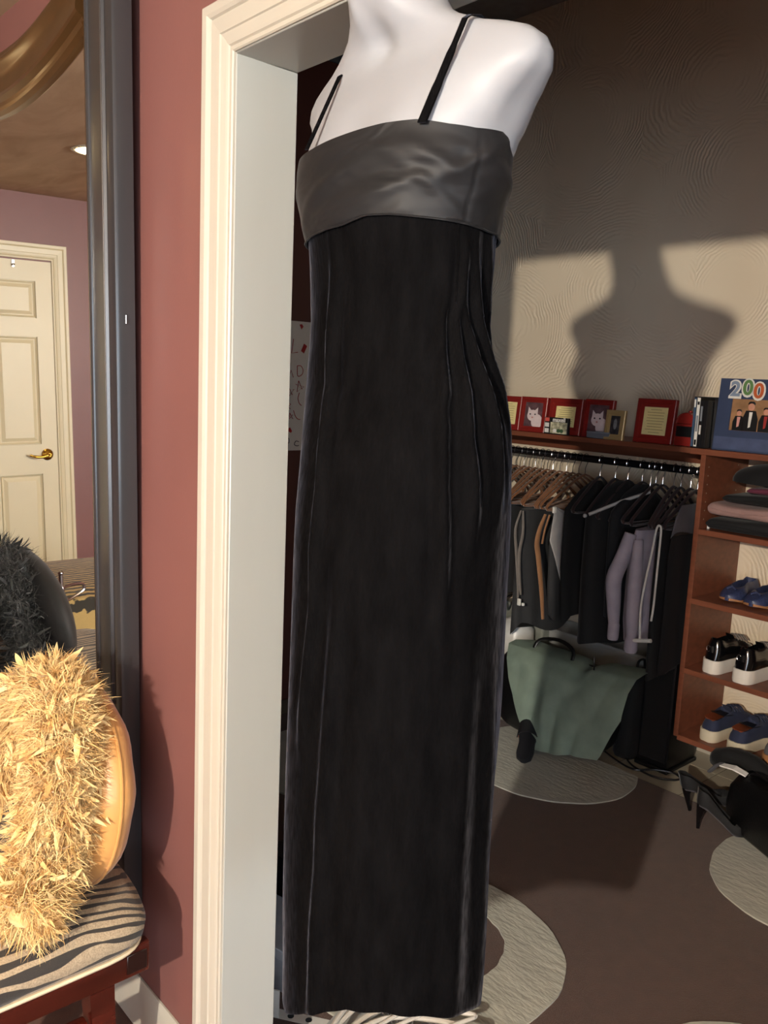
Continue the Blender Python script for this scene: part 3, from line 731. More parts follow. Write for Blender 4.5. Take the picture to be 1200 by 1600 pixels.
boa('yellow_feather_boa', 'fluffy yellow feather boa draped over the gold satin pillow', [(-.09, -.36, .56), (-.12, -.325, .575), (-.15, -.285, .62), (-.155, -.268, .68), (-.15, -.262, .75), (-.17, -.245, .83), (-.225, -.225, .885), (-.31, -.225, .875), (-.40, -.25, .80), (-.46, -.26, .71), (-.52, -.28, .62)], .088, M_yf, M_yb, 60000, 40, 5, flen=(.016, .042))
boa('black_feather_boa', 'black feather boa over the large black pillow seen in the mirror', [(-1.20, -.13, .56), (-1.26, -.125, .68), (-1.33, -.12, .80), (-1.42, -.12, .87), (-1.54, -.12, .86), (-1.62, -.13, .78), (-1.67, -.14, .68), (-1.70, -.15, .58)], .10, M_bf, M_bb, 16000, 50, 6, flen=(.02, .06))

# ------------------------------------------------------------------ things of the room that only the mirror shows
dbed = thing('striped_ottoman', 'gold and black striped ottoman beside the cream door seen in the mirror', 'ottoman', (-2.62, -.86, 0), (0, 0, math.radians(8)))
b = newbm(); loft(b, [seat_ring(.36, .32, .06), seat_ring(.39, .35, .08), seat_ring(.40, .36, .25), seat_ring(.40, .36, .42), seat_ring(.37, .33, .49), seat_ring(.3, .25, .515), seat_ring(.05, .05, .52)])
obj('cover', b, M_tiger, dbed)
for sx in (-1, 1):
    for sy in (-1, 1):
        b = newbm(); lathe(b, [(.001, -.006), (.02, -.006), (.028, .06), (.001, .06)], (sx*.33, sy*.28, 0), 12); obj('leg', b, M_mahog, dbed)
ch = thing('chrome_towel_stand', 'small chrome tube stand with looped arm beside the striped ottoman', 'stand', (-2.05, -.515, 0))
b = newbm(); lathe(b, [(.001, -.008), (.10, -.008), (.10, .006), (.012, .014), (.001, .014)], n=20); obj('base', b, M_chrome, ch)
b = newbm(); tube(b, [(0, 0, .012), (0, 0, .665)], .009, 10); ellipsoid(b, (0, 0, .67), .011, .011, .011, 10, 8); obj('post', b, M_chrome, ch)
for z in (.60, .525):
    pass
b = newbm(); tube(b, sm([(0, 0, .605), (-.03, -.05, .608), (-.05, -.10, .602), (-.052, -.115, .588), (-.05, -.105, .570), (-.03, -.05, .552), (0, 0, .545)], 4), .007, 8); obj('loop_arm', b, M_chrome, ch)
for z in (.605, .575, .545):
    b = newbm(); lathe(b, [(.012, z-.012), (.0145, z-.008), (.0145, z+.008), (.012, z+.012)], n=14); obj('collar', b, M_chrome, ch)
# ------------------------------------------------------------------ closet: shelf, rod, shelving tower
SZ = 1.303                                      # top of the shelf
sh = thing('wall_shelf', 'long cherry wood shelf over the clothes rod carrying the red frames', 'shelf', (-1.09, 2.375, SZ))
obj('board', bx(-.745, .738, -.172, .172, -.021, 0, bev=.0015), M_cherry, sh, False)
obj('cleat', bx(-.745, .738, .154, .172, -.085, -.0215, bev=.001), M_cherry, sh, False)
rod = thing('clothes_rod', 'dark metal clothes rod under the long shelf', 'rod', (-1.09, 2.29, 1.208))
b = newbm(); lathe(b, [(.001, -.745), (.0155, -.745), (.0155, .768), (.001, .768)], n=16, axis='X'); obj('tube', b, mat('dark_chrome', (70, 70, 74), .25, .9), rod)
for x in (-.752, .765):
    b = newbm(); lathe(b, [(.001, -.006), (.028, -.006), (.028, .004), (.02, .008), (.001, .008)], (x, 0, 0), 18, axis='X'); obj('flange', b, M_chrome, rod)
b = newbm(); box(b, .736, .742, .0, .012, -.085, -.045, .001); obj('bracket', b, M_chrome, rod)

tw = thing('shelf_tower', 'cherry wood shelving tower holding folded clothes and shoes at the right', 'shelf', (-.305, 2.2, .175))
obj('side_panel', bx(0, .02, 0, .345, 0, 1.106, bev=.0012), M_cherry, tw, False)
obj('side_panel', bx(.66, .68, 0, .345, 0, 1.106, bev=.0012), M_cherry, tw, False)
obj('top_board', bx(-.04, .70, -.012, .345, 1.106, 1.128, bev=.0015), M_cherry, tw, False)
SHZ = [1.003, .735, .458, .187]
for z in SHZ:
    obj('shelf_board', bx(.0205, .6595, -.008, .335, z-.175-.021, z-.175, bev=.0015), M_cherry, tw, False)
for k in range(7):
    for yy in (.03, .26):
        b = newbm(); lathe(b, [(.0005, 0), (.0028, 0), (.0028, .0008), (.0005, .0008)], (.0200, yy, 1.06-.033*k), 8, axis='X'); obj('peg_hole', b, mat('peg_steel', (190, 180, 165), .4, .6), tw, False)
b = newbm(); box(b, .036, .044, .03, .04, .828, .842, .001); obj('shelf_pin', b, M_white, tw, False)

# ------------------------------------------------------------------ frames and boxes on the long shelf (local: front at y=0, x centred)
def easel_frame(x0, x1, zt, y, border, name, label, cat='picture frame', fm=None, inner='note', lean=.10, group=None, seed=0, deep=.02, dz0=0):
    fm = fm or M_red; wd, ht = x1-x0, zt-SZ
    t = thing(name, label, cat, ((x0+x1)/2, y, SZ+.001), (-lean, 0, 0), group)
    h = wd/2; b = newbm()
    o1 = [(-h, 0), (h, 0), (h, ht), (-h, ht)]; bw = border
    rings = []
    for m, yy in ((0, deep), (0, .002), (.003, 0), (bw*.55, 0), (bw*.6, .003), (bw, .004), (bw, .008)):
        rings.append([Vector((-h+m, yy, m)), Vector((h-m, yy, m)), Vector((h-m, yy, ht-m)), Vector((-h+m, yy, ht-m))])
    loft(b, rings, True); obj('frame', b, fm, t, False)
    pw, pb, pt = h-bw+.001, bw-.001, ht-bw+.001
    if inner == 'note':
        b = newbm(); box(b, -pw, pw, .006, .0075, pb, pt); obj('note', b, M_cream, t, False)
        b = newbm(); n = 9; R = random.Random(seed)
        for k in range(n):
            z = pt-(pt-pb)*(k+1)/(n+1); L_ = pw*(.72 if k not in (0, n-1) else .5)*R.uniform(.85, 1.05)
            box(b, -L_, L_, .0055, .0059, z-.0012, z+.0012)
        obj('lettering', b, mat('grey_print', (168, 150, 100), .8), t, False)
    elif inner == 'cat':
        b = newbm(); box(b, -pw, pw, .006, .0075, pb, pt); obj('photo_print', b, mat('photo_brown', (96, 70, 74), .35, var=.5, scale=30), t, False)
        M_fur = mat('photo_white_fur', (226, 206, 204), .5, var=.06, scale=40); M_pink = mat('photo_pink', (206, 140, 132), .5); M_dk = mat('photo_dark', (42, 30, 32), .5)
        hh = pt-pb; cz = pb+hh*.46
        def plate(out, d, m, nm):
            bb = newbm(); prism(bb, out, lambda a, c: (a, d, c), lambda a, c: (a, d+.0004, c)); obj(nm, bb, m, t, False)
        el = lambda cx, c, rx, rz: [(max(-pw, min(pw, cx+rx*math.cos(2*PI*k/20))), max(pb, min(pt, c+rz*math.sin(2*PI*k/20)))) for k in range(20)]
        plate(el(pw*.45, pb+hh*.22, pw*.62, hh*.30), .0056, M_fur, 'cat_body')
        plate(el(-.08*pw, cz, pw*.60, hh*.23), .0051, M_fur, 'cat_head')
        for s in (-1, 1): plate([(-.08*pw+s*pw*.55, cz+hh*.08), (-.08*pw+s*pw*.52, cz+hh*.34), (-.08*pw+s*pw*.18, cz+hh*.20)], .0049, M_fur, 'cat_ear'); plate(el(-.08*pw+s*pw*.27, cz+hh*.05, pw*.09, hh*.03), .0046, M_dk, 'cat_eye')
        plate(el(-.08*pw, cz-hh*.08, pw*.1, hh*.035), .0046, M_pink, 'cat_nose')
    elif inner == 'dark':
        b = newbm(); box(b, -pw, pw, .006, .0075, pb, pt); obj('photo_print', b, mat('photo_dark_scene', (58, 54, 58), .35, var=.7, scale=45), t, False)
        b = newbm(); ellipsoid(b, (.0, .0062, (pb+pt)/2+.004), pw*.4, .0008, (pt-pb)*.3, 14, 8); obj('photo_figure', b, mat('photo_grey', (120, 122, 124), .5, var=.3, scale=60), t)
    b = newbm(); loft(b, [[Vector((-.012, deep, ht*.72)), Vector((.012, deep, ht*.72)), Vector((.012, deep+.003, ht*.72)), Vector((-.012, deep+.003, ht*.72))],
                          [Vector((-.018, deep+.045+lean*0, .006)), Vector((.018, deep+.045, .006)), Vector((.018, deep+.048, .006)), Vector((-.018, deep+.048, .006))]]); obj('easel_leg', b, fm, t, False)
    return t
Y0 = 2.235
easel_frame(-1.385, -1.222, 1.456, Y0, .026, 'red_photo_frame', 'red frame with a cream note, leftmost on the shelf beside the gown', seed=1)
easel_frame(-1.213, -1.066, 1.458, Y0-.012, .024, 'red_photo_frame', 'red frame with a photo of a white cat in bright light', inner='cat')
easel_frame(-1.061, -.888, 1.459, Y0, .034, 'red_photo_frame', 'red frame with a cream note behind the small tape pack', seed=2)
easel_frame(-.876, -.735, 1.462, Y0, .022, 'red_photo_frame', 'red frame with a pale cat photo in the shadow', inner='cat', fm=mat('dark_red_lacquer', (132, 30, 26), .35))
easel_frame(-.742, -.652, 1.424, Y0-.034, .023, 'gold_photo_frame', 'small pale gold frame with a dark photo', fm=M_gold, inner='dark', deep=.014)
easel_frame(-.625, -.455, 1.477, Y0, .032, 'red_photo_frame', 'red frame with a cream note standing alone in the shadow', seed=3)
t = thing('red_keepsake_box', 'small red box with a black front panel beside the disc cases', 'box', (-.40, Y0, SZ+.001))
b = newbm(); box(b, -.042, .042, 0, .06, 0, .085, .004, seg=2); obj('body', b, M_red, t)
b = newbm(); loft(b, [[Vector((.042*math.cos(a)*s, y, .0855+.042*math.sin(a)*s)) for a in np.linspace(0, PI, 14)] for y, s in ((.004, .9), (.0, 1), (.06, 1))]); obj('lid', b, M_red, t)
obj('front_panel', bx(-.036, .036, -.0015, .0005, .035, .075), M_black, t, False); b = newbm(); ellipsoid(b, (0, .03, .131), .008, .008, .006, 10, 6); obj('knob', b, M_red, t)
t = thing('tape_pack', 'small boxed cassette tape pack in front of the cream note', 'tape pack', (-.985, Y0-.022, SZ+.001))
obj('carton', bx(-.062, .062, -.012, .006, 0, .072, bev=.001), mat('pack_black', (26, 24, 24), .4), t, False)
obj('picture_panel', bx(-.028, .060, -.0128, -.0118, .004, .052), mat('pack_picture', (172, 168, 140), .5, var=.7, scale=60), t, False)
obj('colour_patch', bx(-.058, -.036, -.0128, -.0118, .054, .070), mat('pack_pink', (206, 88, 78), .5), t, False)
for k in range(2): obj('white_patch', bx(-.058, -.036, -.0128, -.0118, .006+.024*k, .024+.024*k), M_white, t, False)
for k, x in enumerate((-.0035, .016, .032)):
    b = newbm(); ellipsoid(b, (x, -.0129, .016), .010, .0006, .009, 12, 6); obj('print_blob', b, mat('pack_green', (60, 84, 58), .5) if k else M_white, t, False)
def text(name, s, size, loc, m, parent, rot=(PI/2, 0, 0), ext=.0006, align='CENTER', bold=0):
    c = bpy.data.curves.new(name, 'FONT'); c.body = s; c.size = size; c.extrude = ext; c.align_x = align; c.offset = bold; c.resolution_u = 4
    q = bpy.data.objects.new(name, c); COL.objects.link(q); bpy.context.view_layer.update()
    me = bpy.data.meshes.new_from_object(q.evaluated_get(bpy.context.evaluated_depsgraph_get())); bpy.data.objects.remove(q)
    o = bpy.data.objects.new(name, me); COL.objects.link(o); o.data.materials.append(m); o.parent = parent; o.location = loc; o.rotation_euler = rot; return o
text('lettering', 'maxell', .026, (.016, -.0125, .0545), M_white, t, bold=.0006)
t = thing('grey_card_box', 'small flat grey box lying in front of the gold frame', 'box', (-.77, 2.19+.018, SZ+.001))
obj('body', bx(-.055, .055, -.006, .018, 0, .026, bev=.002), mat('grey_card', (104, 108, 116), .5), t); obj('lid_edge', bx(-.056, .056, -.007, .0188, .0205, .0275, bev=.002), mat('grey_card_lid', (120, 124, 132), .5), t)

# disc cases, standing side by side on the tower
ctop = .175+1.128+.001
def case(x0, x1, h, label, spine, extra=None, dy=0):
    t = thing('disc_case', label, 'disc case', ((x0+x1)/2, 2.215+dy, ctop), (0, 0, 0), 'disc cases beside the blue photo frame'); hw = (x1-x0)/2
    b = newbm(); box(b, -hw, hw, .001, .135, 0, h, .0012); obj('shell', b, M_black, t, False)
    b = newbm(); box(b, -hw*.82, hw*.82, 0, .0012, .004, h-.004); obj('spine_card', b, spine, t, False)
    if extra:
        for (z0, z1, m) in extra: obj('spine_print', bx(-hw*.55, hw*.55, -.0006, .0004, z0, z1), m, t, False)
M_sp = mat('spine_white', (224, 220, 210), .4); M_spg = mat('spine_grey', (130, 134, 140), .4); M_spb = mat('spine_blue', (60, 80, 104), .4); M_spd = mat('spine_dark', (22, 20, 22), .4)
case(-.362, -.3505, .190, 'disc case with a blue grey spine, leftmost by the red box', M_spb, [(.15, .18, M_sp)])
case(-.350, -.3355, .190, 'disc case with a bright white spine', M_sp, [(.06, .12, M_spg), (.16, .172, M_spd), (.01, .03, M_spd)])
case(-.3345, -.3215, .176, 'disc case with white print on a dark spine', M_spd, [(.10, .155, M_spg), (.05, .085, M_sp)])
case(-.3205, -.3055, .176, 'plain black disc case touching the blue photo frame', M_spd, None, .002)
case(-.3045, -.292, .188, 'taller black disc case set back behind the blue photo frame', M_spd, None, .045)

# blue photo frame with coloured numerals
t = thing('blue_photo_frame', 'blue photo frame with coloured numerals at the right of the shelf', 'picture frame', (-.272, 2.212, ctop), (-.08, 0, math.radians(2)))
M_blue = mat('blue_frame_board', (46, 58, 86), .5, var=.12, scale=14)
b = newbm(); W_, H_ = .31, .262
rings = []
a0, a1, c0, c1 = .052, .25, .075, .19
loft(b, [[Vector((0, y, 0)), Vector((W_, y, 0)), Vector((W_, y, H_)), Vector((0, y, H_))] for y in (.016, 0)]+[[Vector((a0, y, c0)), Vector((a1, y, c0)), Vector((a1, y, c1)), Vector((a0, y, c1))] for y in (0, .006)], True)
obj('frame_board', b, M_blue, t, False)
obj('photo_print', bx(a0+.0005, a1-.0005, .004, .0055, c0+.0005, c1-.0005), mat('photo_tan', (150, 112, 78), .4, var=.3, scale=20), t, False)
def person(x, s, coat, shirt):
    b = newbm(); prism(b, [(x-.022*s, c0+.001), (x+.022*s, c0+.001), (x+.022*s, c0+.035*s), (x+.014*s, c0+.058*s), (x-.014*s, c0+.058*s), (x-.022*s, c0+.035*s)], lambda a, c: (a, .0030, c), lambda a, c: (a, .0039, c)); obj('printed_coat', b, coat, t, False)
    b = newbm(); prism(b, [(x-.004, c0+.012), (x+.004, c0+.016), (x+.007, c0+.054*s), (x-.005, c0+.054*s)], lambda a, c: (a, .0024, c), lambda a, c: (a, .0029, c)); obj('printed_shirt', b, shirt, t, False)
    b = newbm(); ellipsoid(b, (x, .0030, c0+.069*s), .0095*s, .001, .0115*s, 12, 8); obj('printed_face', b, mat('photo_skin', (196, 138, 112), .5), t)
    b = newbm(); ellipsoid(b, (x, .0034, c0+.077*s), .0105*s, .001, .008*s, 12, 6); obj('printed_hair', b, M_black, t)
person(.083, .92, M_black, mat('photo_pinkshirt', (210, 150, 140), .5)); person(.125, 1.28, M_black, M_sp); person(.18, 1.05, M_black, mat('photo_redshirt', (150, 40, 36), .5)); person(.222, 1.15, M_black, M_sp)
NUM = [('2', (.060, -.002, .200), (128, 142, 162)), ('0', (.105, -.002, .206), (92, 128, 74)), ('0', (.145, -.002, .196), (190, 92, 50)), ('4', (.19, -.002, .20), (196, 44, 40))]
for s, loc, c in NUM[:3]:
    text('numeral_back', s, .082, (loc[0], loc[1]+.0012, loc[2]-.004), M_sp, t, bold=.006, ext=.0008); text('numeral', s, .074, loc, mat('numeral_%d_%d' % (c[0], c[1]), c, .4), t, bold=.002, ext=.0012)
obj('lower_wave', bx(.004, W_-.004, -.001, .0004, .006, .05), mat('blue_wave_print', (66, 76, 106), .5, var=.2, scale=20), t, False)

# ------------------------------------------------------------------ hangers on the rod
RZ, RY = 1.208, 2.29
def make_hanger(name, label, m, clip=False, drop=.115, half=.205, flock=True, group=None):
    t = thing(name, label, 'hanger', (0, RY, RZ), group=group)
    b = newbm(); pts = [(0, .0185*math.cos(a), .0185*math.sin(a)) for a in np.linspace(math.radians(-20), math.radians(190), 14)]
    pts = [(0, -p[1], p[2]) for p in pts][::-1]
    pts = [(0, .0195*math.cos(a), .0195*math.sin(a)) for a in np.linspace(math.radians(200), math.radians(-40), 14)]+[(0, .006, -.030), (0, .0, -.044), (0, 0, -.075)]
    tube(b, pts, .0019, 6); obj('hook', b, M_chrome, t)
    b = newbm()
    pl = [(0, 0, -.070), (0, -.02, -.076), (0, -.06, -.098), (0, -.12, -.138), (0, -half+.012, -.190), (0, -half, -.205), (0, -half+.008, -.216), (0, -half+.04, -.219), (0, 0, -.219), (0, half-.04, -.219), (0, half-.008, -.216), (0, half, -.205), (0, half-.012, -.190), (0, .12, -.138), (0, .06, -.098), (0, .02, -.076)]
    tube(b, pl, .0085, 7, closed=True, flat=.5)
    obj('body', b, m, t)
    return t
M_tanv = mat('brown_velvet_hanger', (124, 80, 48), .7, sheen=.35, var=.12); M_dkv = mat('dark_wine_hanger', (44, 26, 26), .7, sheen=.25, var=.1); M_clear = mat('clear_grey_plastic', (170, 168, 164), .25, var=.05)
ORD = ['first', 'second', 'third', 'fourth', 'fifth', 'sixth', 'seventh', 'eighth', 'ninth', 'tenth', 'eleventh', 'twelfth', 'thirteenth', 'fourteenth', 'fifteenth', 'sixteenth']
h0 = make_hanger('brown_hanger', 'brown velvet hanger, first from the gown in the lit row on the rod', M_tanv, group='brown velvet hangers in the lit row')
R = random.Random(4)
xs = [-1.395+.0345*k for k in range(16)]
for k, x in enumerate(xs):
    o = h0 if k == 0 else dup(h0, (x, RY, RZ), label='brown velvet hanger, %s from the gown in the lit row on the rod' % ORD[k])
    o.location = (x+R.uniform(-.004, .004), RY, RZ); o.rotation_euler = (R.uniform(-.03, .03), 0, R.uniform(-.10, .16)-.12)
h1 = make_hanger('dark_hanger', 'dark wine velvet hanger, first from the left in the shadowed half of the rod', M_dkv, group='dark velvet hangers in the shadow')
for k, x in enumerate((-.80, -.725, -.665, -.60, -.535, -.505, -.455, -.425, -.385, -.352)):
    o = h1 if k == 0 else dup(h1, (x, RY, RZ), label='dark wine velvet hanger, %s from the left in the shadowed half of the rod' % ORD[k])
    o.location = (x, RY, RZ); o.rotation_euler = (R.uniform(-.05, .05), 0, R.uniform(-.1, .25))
# a trouser hanger with its bar swung out
t = thing('trouser_hanger', 'swing arm hanger with a pale bar slanting over the black clothes', 'hanger', (-.56, RY, RZ))
b = newbm(); tube(b, [(0, .0195*math.cos(a), .0195*math.sin(a)) for a in np.linspace(math.radians(200), math.radians(-40), 12)]+[(0, .004, -.03), (0, 0, -.09)], .002, 6); obj('hook', b, M_chrome, t)
b = newbm(); tube(b, [(-.125, -.225, -.2), (-.04, -.125, -.14), (.03, -.05, -.10), (0, 0, -.085)], [.007, .007, .007, .004], 10); obj('swing_bar', b, mat('pale_bar', (176, 172, 168), .3), t)
b = newbm(); ellipsoid(b, (-.135, -.236, -.206), .009, .009, .009, 10, 8); obj('end_cap', b, M_clear, t)

# ------------------------------------------------------------------ clothes on the rod: each a soft folded shell hung across the rod
def cloth(rows, folds=7, amp=.006, seed=0, n=56, hem_amp=.012, taper=True):
    """rows: (z, y_front, y_back, half thickness, x offset) from the top down, in local coordinates"""
    R = random.Random(seed); ph = [R.uniform(0, 6.28) for _ in range(4)]; bm = newbm(); rings = []
    zs_ = [r[0] for r in rows][::-1]
    K = 16; zmax, zmin = rows[0][0], rows[-1][0]
    for k in range(K+1):
        z = zmax+(zmin-zmax)*k/K; g = lambda q: interp(z, zs_, [r[q] for r in rows][::-1])
        y0, y1, tx, xo = g(1), g(2), g(3), g(4); u = k/K; ring = []
        for i in range(n):
            a = 2*PI*i/n; c, s = math.cos(a), math.sin(a)
            yy = (y0+y1)/2+(y1-y0)/2*math.copysign(abs(c)**.8, c)
            wv = amp*(.25+u)*(math.sin(folds*a+ph[0]+.8*u)+.5*math.sin((folds+4)*a+ph[1]-u))
            xx = xo+(tx+wv)*s+wv*.6*math.cos(a*2+ph[2])
            zz_ = z+hem_amp*u**6*math.sin(3*a+ph[3])
            ring.append(Vector((xx, yy, zz_)))
        rings.append(ring)
    loft(bm, rings, True); return bm
def garment(name, label, cat, x, rows, m, seed=0, amp=.006, folds=7, hem=.012, rz=0):
    t = thing(name, label, cat, (x, RY, RZ), (0, 0, rz))
    o = obj('cloth', cloth(rows, folds, amp, seed, hem_amp=hem), m, t, True, 70); return t
def fab(name, c, **k): return mat(name, c, .85, var=.1, scale=18, bump=.25, bscale=300, sheen=.07, bdist=.001, **k)
M_char = fab('charcoal_jersey', (44, 44, 45)); M_blk = fab('black_cloth', (10, 10, 11)); M_navyblk = fab('blue_black_cloth', (12, 12, 15)); M_lil = fab('lilac_grey_knit', (158, 148, 158)); M_silv = fab('silver_grey_jersey', (172, 168, 164)); M_tan = fab('tan_strap', (150, 106, 70)); M_gs = fab('grey_ribbing', (120, 112, 104)); M_mg = fab('mid_grey_cloth', (88, 86, 90))
garment('charcoal_tank_top', 'charcoal top hanging next to the gown at the left of the rod', 'top', -1.215, [(-.235, -.20, .19, .014, 0), (-.27, -.205, .20, .018, 0), (-.5, -.205, .2, .022, 0), (-.66, -.19, .2, .02, .01)], M_char, 1)
t = garment('charcoal_skirt', 'long charcoal skirt between the grey straps and the tan strap', 'skirt', -1.055, [(-.235, -.19, .17, .03, 0), (-.27, -.2, .18, .036, 0), (-.55, -.205, .2, .045, 0), (-.77, -.215, .2, .05, .01)], M_char, 2, folds=9, hem=.03)
t = thing('grey_halter', 'grey ribbed halter straps with a pale clip in front of the charcoal skirt', 'halter', (-1.035, RY-.006, RZ))
for dx, p in ((0, [(0, -.215, -.235), (-.018, -.222, -.32), (-.004, -.222, -.42), (.020, -.225, -.56), (.024, -.225, -.62)]), (.012, [(.0, -.215, -.235), (.012, -.222, -.33), (.0, -.222, -.42), (.012, -.225, -.52), (.026, -.225, -.60)])):
    b = newbm(); P = sm(p, 4); tube(b, [(q[0]+dx, q[1], q[2]) for q in P], [.006+.004*math.sin(PI*i/(len(P)-1)) for i in range(len(P))], 8, flat=.5); obj('strap', b, M_gs, t)
b = newbm(); box(b, .025, .042, -.232, -.222, -.648, -.618, .002); box(b, .05, .062, -.232, -.222, -.645, -.632, .002); obj('clip', b, M_sp, t)
t = thing('tan_strap_top', 'narrow tan strap hanging from a brown hanger', 'strap', (-.915, RY, RZ))
b = newbm(); P = sm([(.0, -.205, -.235), (-.012, -.222, -.30), (-.018, -.226, -.36), (-.005, -.226, -.42), (.024, -.226, -.56), (.042, -.226, -.68)], 5); tube(b, P, [.009+.007*math.sin(PI*(i/(len(P)-1))) for i in range(len(P))], 8, flat=.45); obj('strap', b, M_tan, t)
b = newbm(); P = sm([(.018, -.20, -.235), (.01, -.215, -.30), (.004, -.219, -.36)], 5); tube(b, P, .006, 8, flat=.5); obj('strap_tail', b, M_tan, t)
garment('dark_trousers', 'dark grey trousers between the tan strap and the silver camisole', 'trousers', -.895, [(-.235, -.17, .17, .014, 0), (-.3, -.19, .18, .022, 0), (-.55, -.20, .19, .028, .02), (-.68, -.19, .19, .026, .03)], M_char, 3)
t = thing('silver_camisole', 'silver grey camisole tapering to a point in the light', 'camisole', (-.865, RY, RZ))
b = newbm(); R2 = random.Random(2)
rows = [(-.196, -.215, -.205, .003, 0), (-.235, -.22, -.09, .005, .004), (-.29, -.232, .04, .007, .006), (-.34, -.237, .15, .008, .006), (-.38, -.22, .17, .008, .014), (-.47, -.195, .17, .007, .030), (-.56, -.165, .15, .006, .042), (-.645, -.13, -.0, .004, .052)]
bm_ = cloth(rows, 6, .0035, 5, hem_amp=.0); obj('cloth', bm_, M_silv, t, True, 70)
b = newbm(); box(b, -.005, .006, -.222, -.205, -.222, -.195, .002); obj('clip', b, M_sp, t)
garment('black_blouse', 'black blouse just inside the edge of the shadow', 'blouse', -.815, [(-.09, -.03, .03, .016, 0), (-.115, -.09, .09, .03, 0), (-.19, -.205, .2, .034, 0), (-.45, -.205, .2, .036, 0), (-.66, -.20, .2, .036, .02)], M_blk, 6, hem=.02)
garment('long_black_dress', 'long black dress, the longest garment on the rod', 'dress', -.69, [(-.075, -.03, .03, .03, .01), (-.10, -.08, .08, .055, .005), (-.19, -.215, .2, .066, 0), (-.45, -.215, .2, .07, 0), (-.735, -.22, .2, .074, .015)], M_blk, 7, folds=6, hem=.008)
garment('black_cardigan', 'black cardigan bunched on the rod above the lilac sweater', 'cardigan', -.60, [(-.08, -.03, .03, .02, 0), (-.105, -.09, .09, .034, 0), (-.19, -.2, .2, .036, 0), (-.5, -.19, .2, .032, 0), (-.62, -.18, .2, .03, 0)], M_navyblk, 8)
t = garment('lilac_sweater', 'lilac grey sweater with ribbed cuffs hanging in the shadow', 'sweater', -.485, [(-.235, -.19, .17, .032, 0), (-.30, -.205, .19, .05, 0), (-.45, -.205, .2, .062, .004), (-.60, -.20, .19, .062, .010), (-.68, -.19, .18, .056, .016)], M_lil, 9, amp=.009, folds=11)
b = newbm(); P = sm([(-.016, -.20, -.25), (-.030, -.218, -.34), (-.056, -.228, -.43), (-.048, -.231, -.52), (-.038, -.232, -.61)], 4); tube(b, P, [.022+.014*math.sin(PI*min(1, .15+.8*i/(len(P)-1))) for i in range(len(P))], 14, flat=.8); obj('sleeve', b, M_lil, t)
b = newbm(); lathe(b, [(.020, -.0), (.023, -.01), (.022, -.06), (.02, -.07), (.001, -.07)], (-.037, -.232, -.605), 14); obj('cuff', b, M_lil, t)
b = newbm(); P = sm([(.02, -.2, -.27), (.034, -.222, -.42), (.040, -.228, -.56), (.045, -.23, -.655)], 4); tube(b, P, [.022+.010*math.sin(PI*i/(len(P)-1)) for i in range(len(P))], 14, flat=.8); obj('sleeve', b, M_lil, t)
b = newbm(); lathe(b, [(.022, 0), (.025, -.01), (.026, -.05), (.022, -.06), (.001, -.06)], (.045, -.23, -.645), 14); obj('cuff', b, M_lil, t)
t = garment('drawstring_trousers', 'black trousers with a long white drawstring', 'trousers', -.385, [(-.22, -.18, .17, .014, 0), (-.26, -.2, .18, .026, 0), (-.5, -.2, .2, .032, 0), (-.80, -.2, .2, .034, .01)], M_blk, 10)
b = newbm(); tube(b, sm([(-.015, -.238, -.64), (-.022, -.239, -.52), (-.012, -.237, -.40), (.002, -.235, -.29), (.010, -.233, -.21), (.022, -.233, -.195), (.03, -.234, -.22), (.031, -.237, -.36), (.030, -.238, -.50), (.026, -.238, -.56)], 5), .0042, 7); obj('drawstring', b, M_sp, t)
b = newbm(); tube(b, [(-.05, -.24, -.655), (.035, -.24, -.635)], .0075, 8); obj('cord_end_bar', b, M_sp, t)
t = garment('black_gown_slip', 'black slip dress hanging against the shelving tower', 'dress', -.335, [(-.235, -.19, .18, .008, 0), (-.30, -.2, .19, .014, 0), (-.55, -.2, .2, .016, 0), (-.76, -.2, .2, .016, 0)], M_navyblk, 11, amp=.003)
b = newbm(); bm_ = cloth([(-.12, -.14, .06, .006, 0), (-.16, -.17, .12, .010, 0), (-.232, -.195, .17, .010, 0)], 5, .002, 12); b.free(); obj('grey_yoke', bm_, M_mg, t, True, 70)
# ------------------------------------------------------------------ folded clothes and shoes in the tower
def folded(name, label, x0, x1, y0, y1, z0, z1, m, seed, droop=0, cat='folded garment'):
    t = thing(name, label, cat, ((x0+x1)/2, (y0+y1)/2, z0)); R = random.Random(seed); b = newbm(); hx, hy, h = (x1-x0)/2, (y1-y0)/2, z1-z0
    ph = [R.uniform(0, 6) for _ in range(3)]; rings = []
    for i in range(25):
        u = math.sin(PI/2*(-1+2*i/24)); x = u*hx; e = (1-abs(u)**40)**.5 if abs(u) < 1 else 0
        e = max(e, .35); dz = .006*math.sin(3*u+ph[0])-droop*max(0, u)**2; hyy = hy*(1-.05*math.sin(4*u+ph[1])**2)
        ring = []
        for k in range(20):
            a = 2*PI*k/20; c, s = math.cos(a), math.sin(a)
            ring.append(Vector((x, hyy*math.copysign(abs(c)**.35, c), max(0.0005 if droop == 0 else -9, h/2+h/2*e*math.copysign(abs(s)**.4, s)+dz*(1 if s > 0 else .0)))))
        rings.append(ring)
    loft(b, rings); obj('cloth', b, m, t, True, 60)
    b = newbm(); tube(b, [(u*hx*.96, -hy*1.004, h*.5+.004*math.sin(5*u+ph[2])) for u in np.linspace(-1, 1, 14)], .0022, 5); obj('fold_edge', b, m, t)
    return t
Z1 = 1.004
folded('folded_garment', 'folded black garment at the bottom of the pile on the top shelf', -.268, .18, 2.21, 2.50, Z1, Z1+.05, M_navyblk, 1)
folded('folded_garment', 'folded dusty rose garment second from the bottom of the pile', -.262, .10, 2.20, 2.49, Z1+.0555, Z1+.105, fab('dusty_rose_knit', (150, 118, 112)), 2)
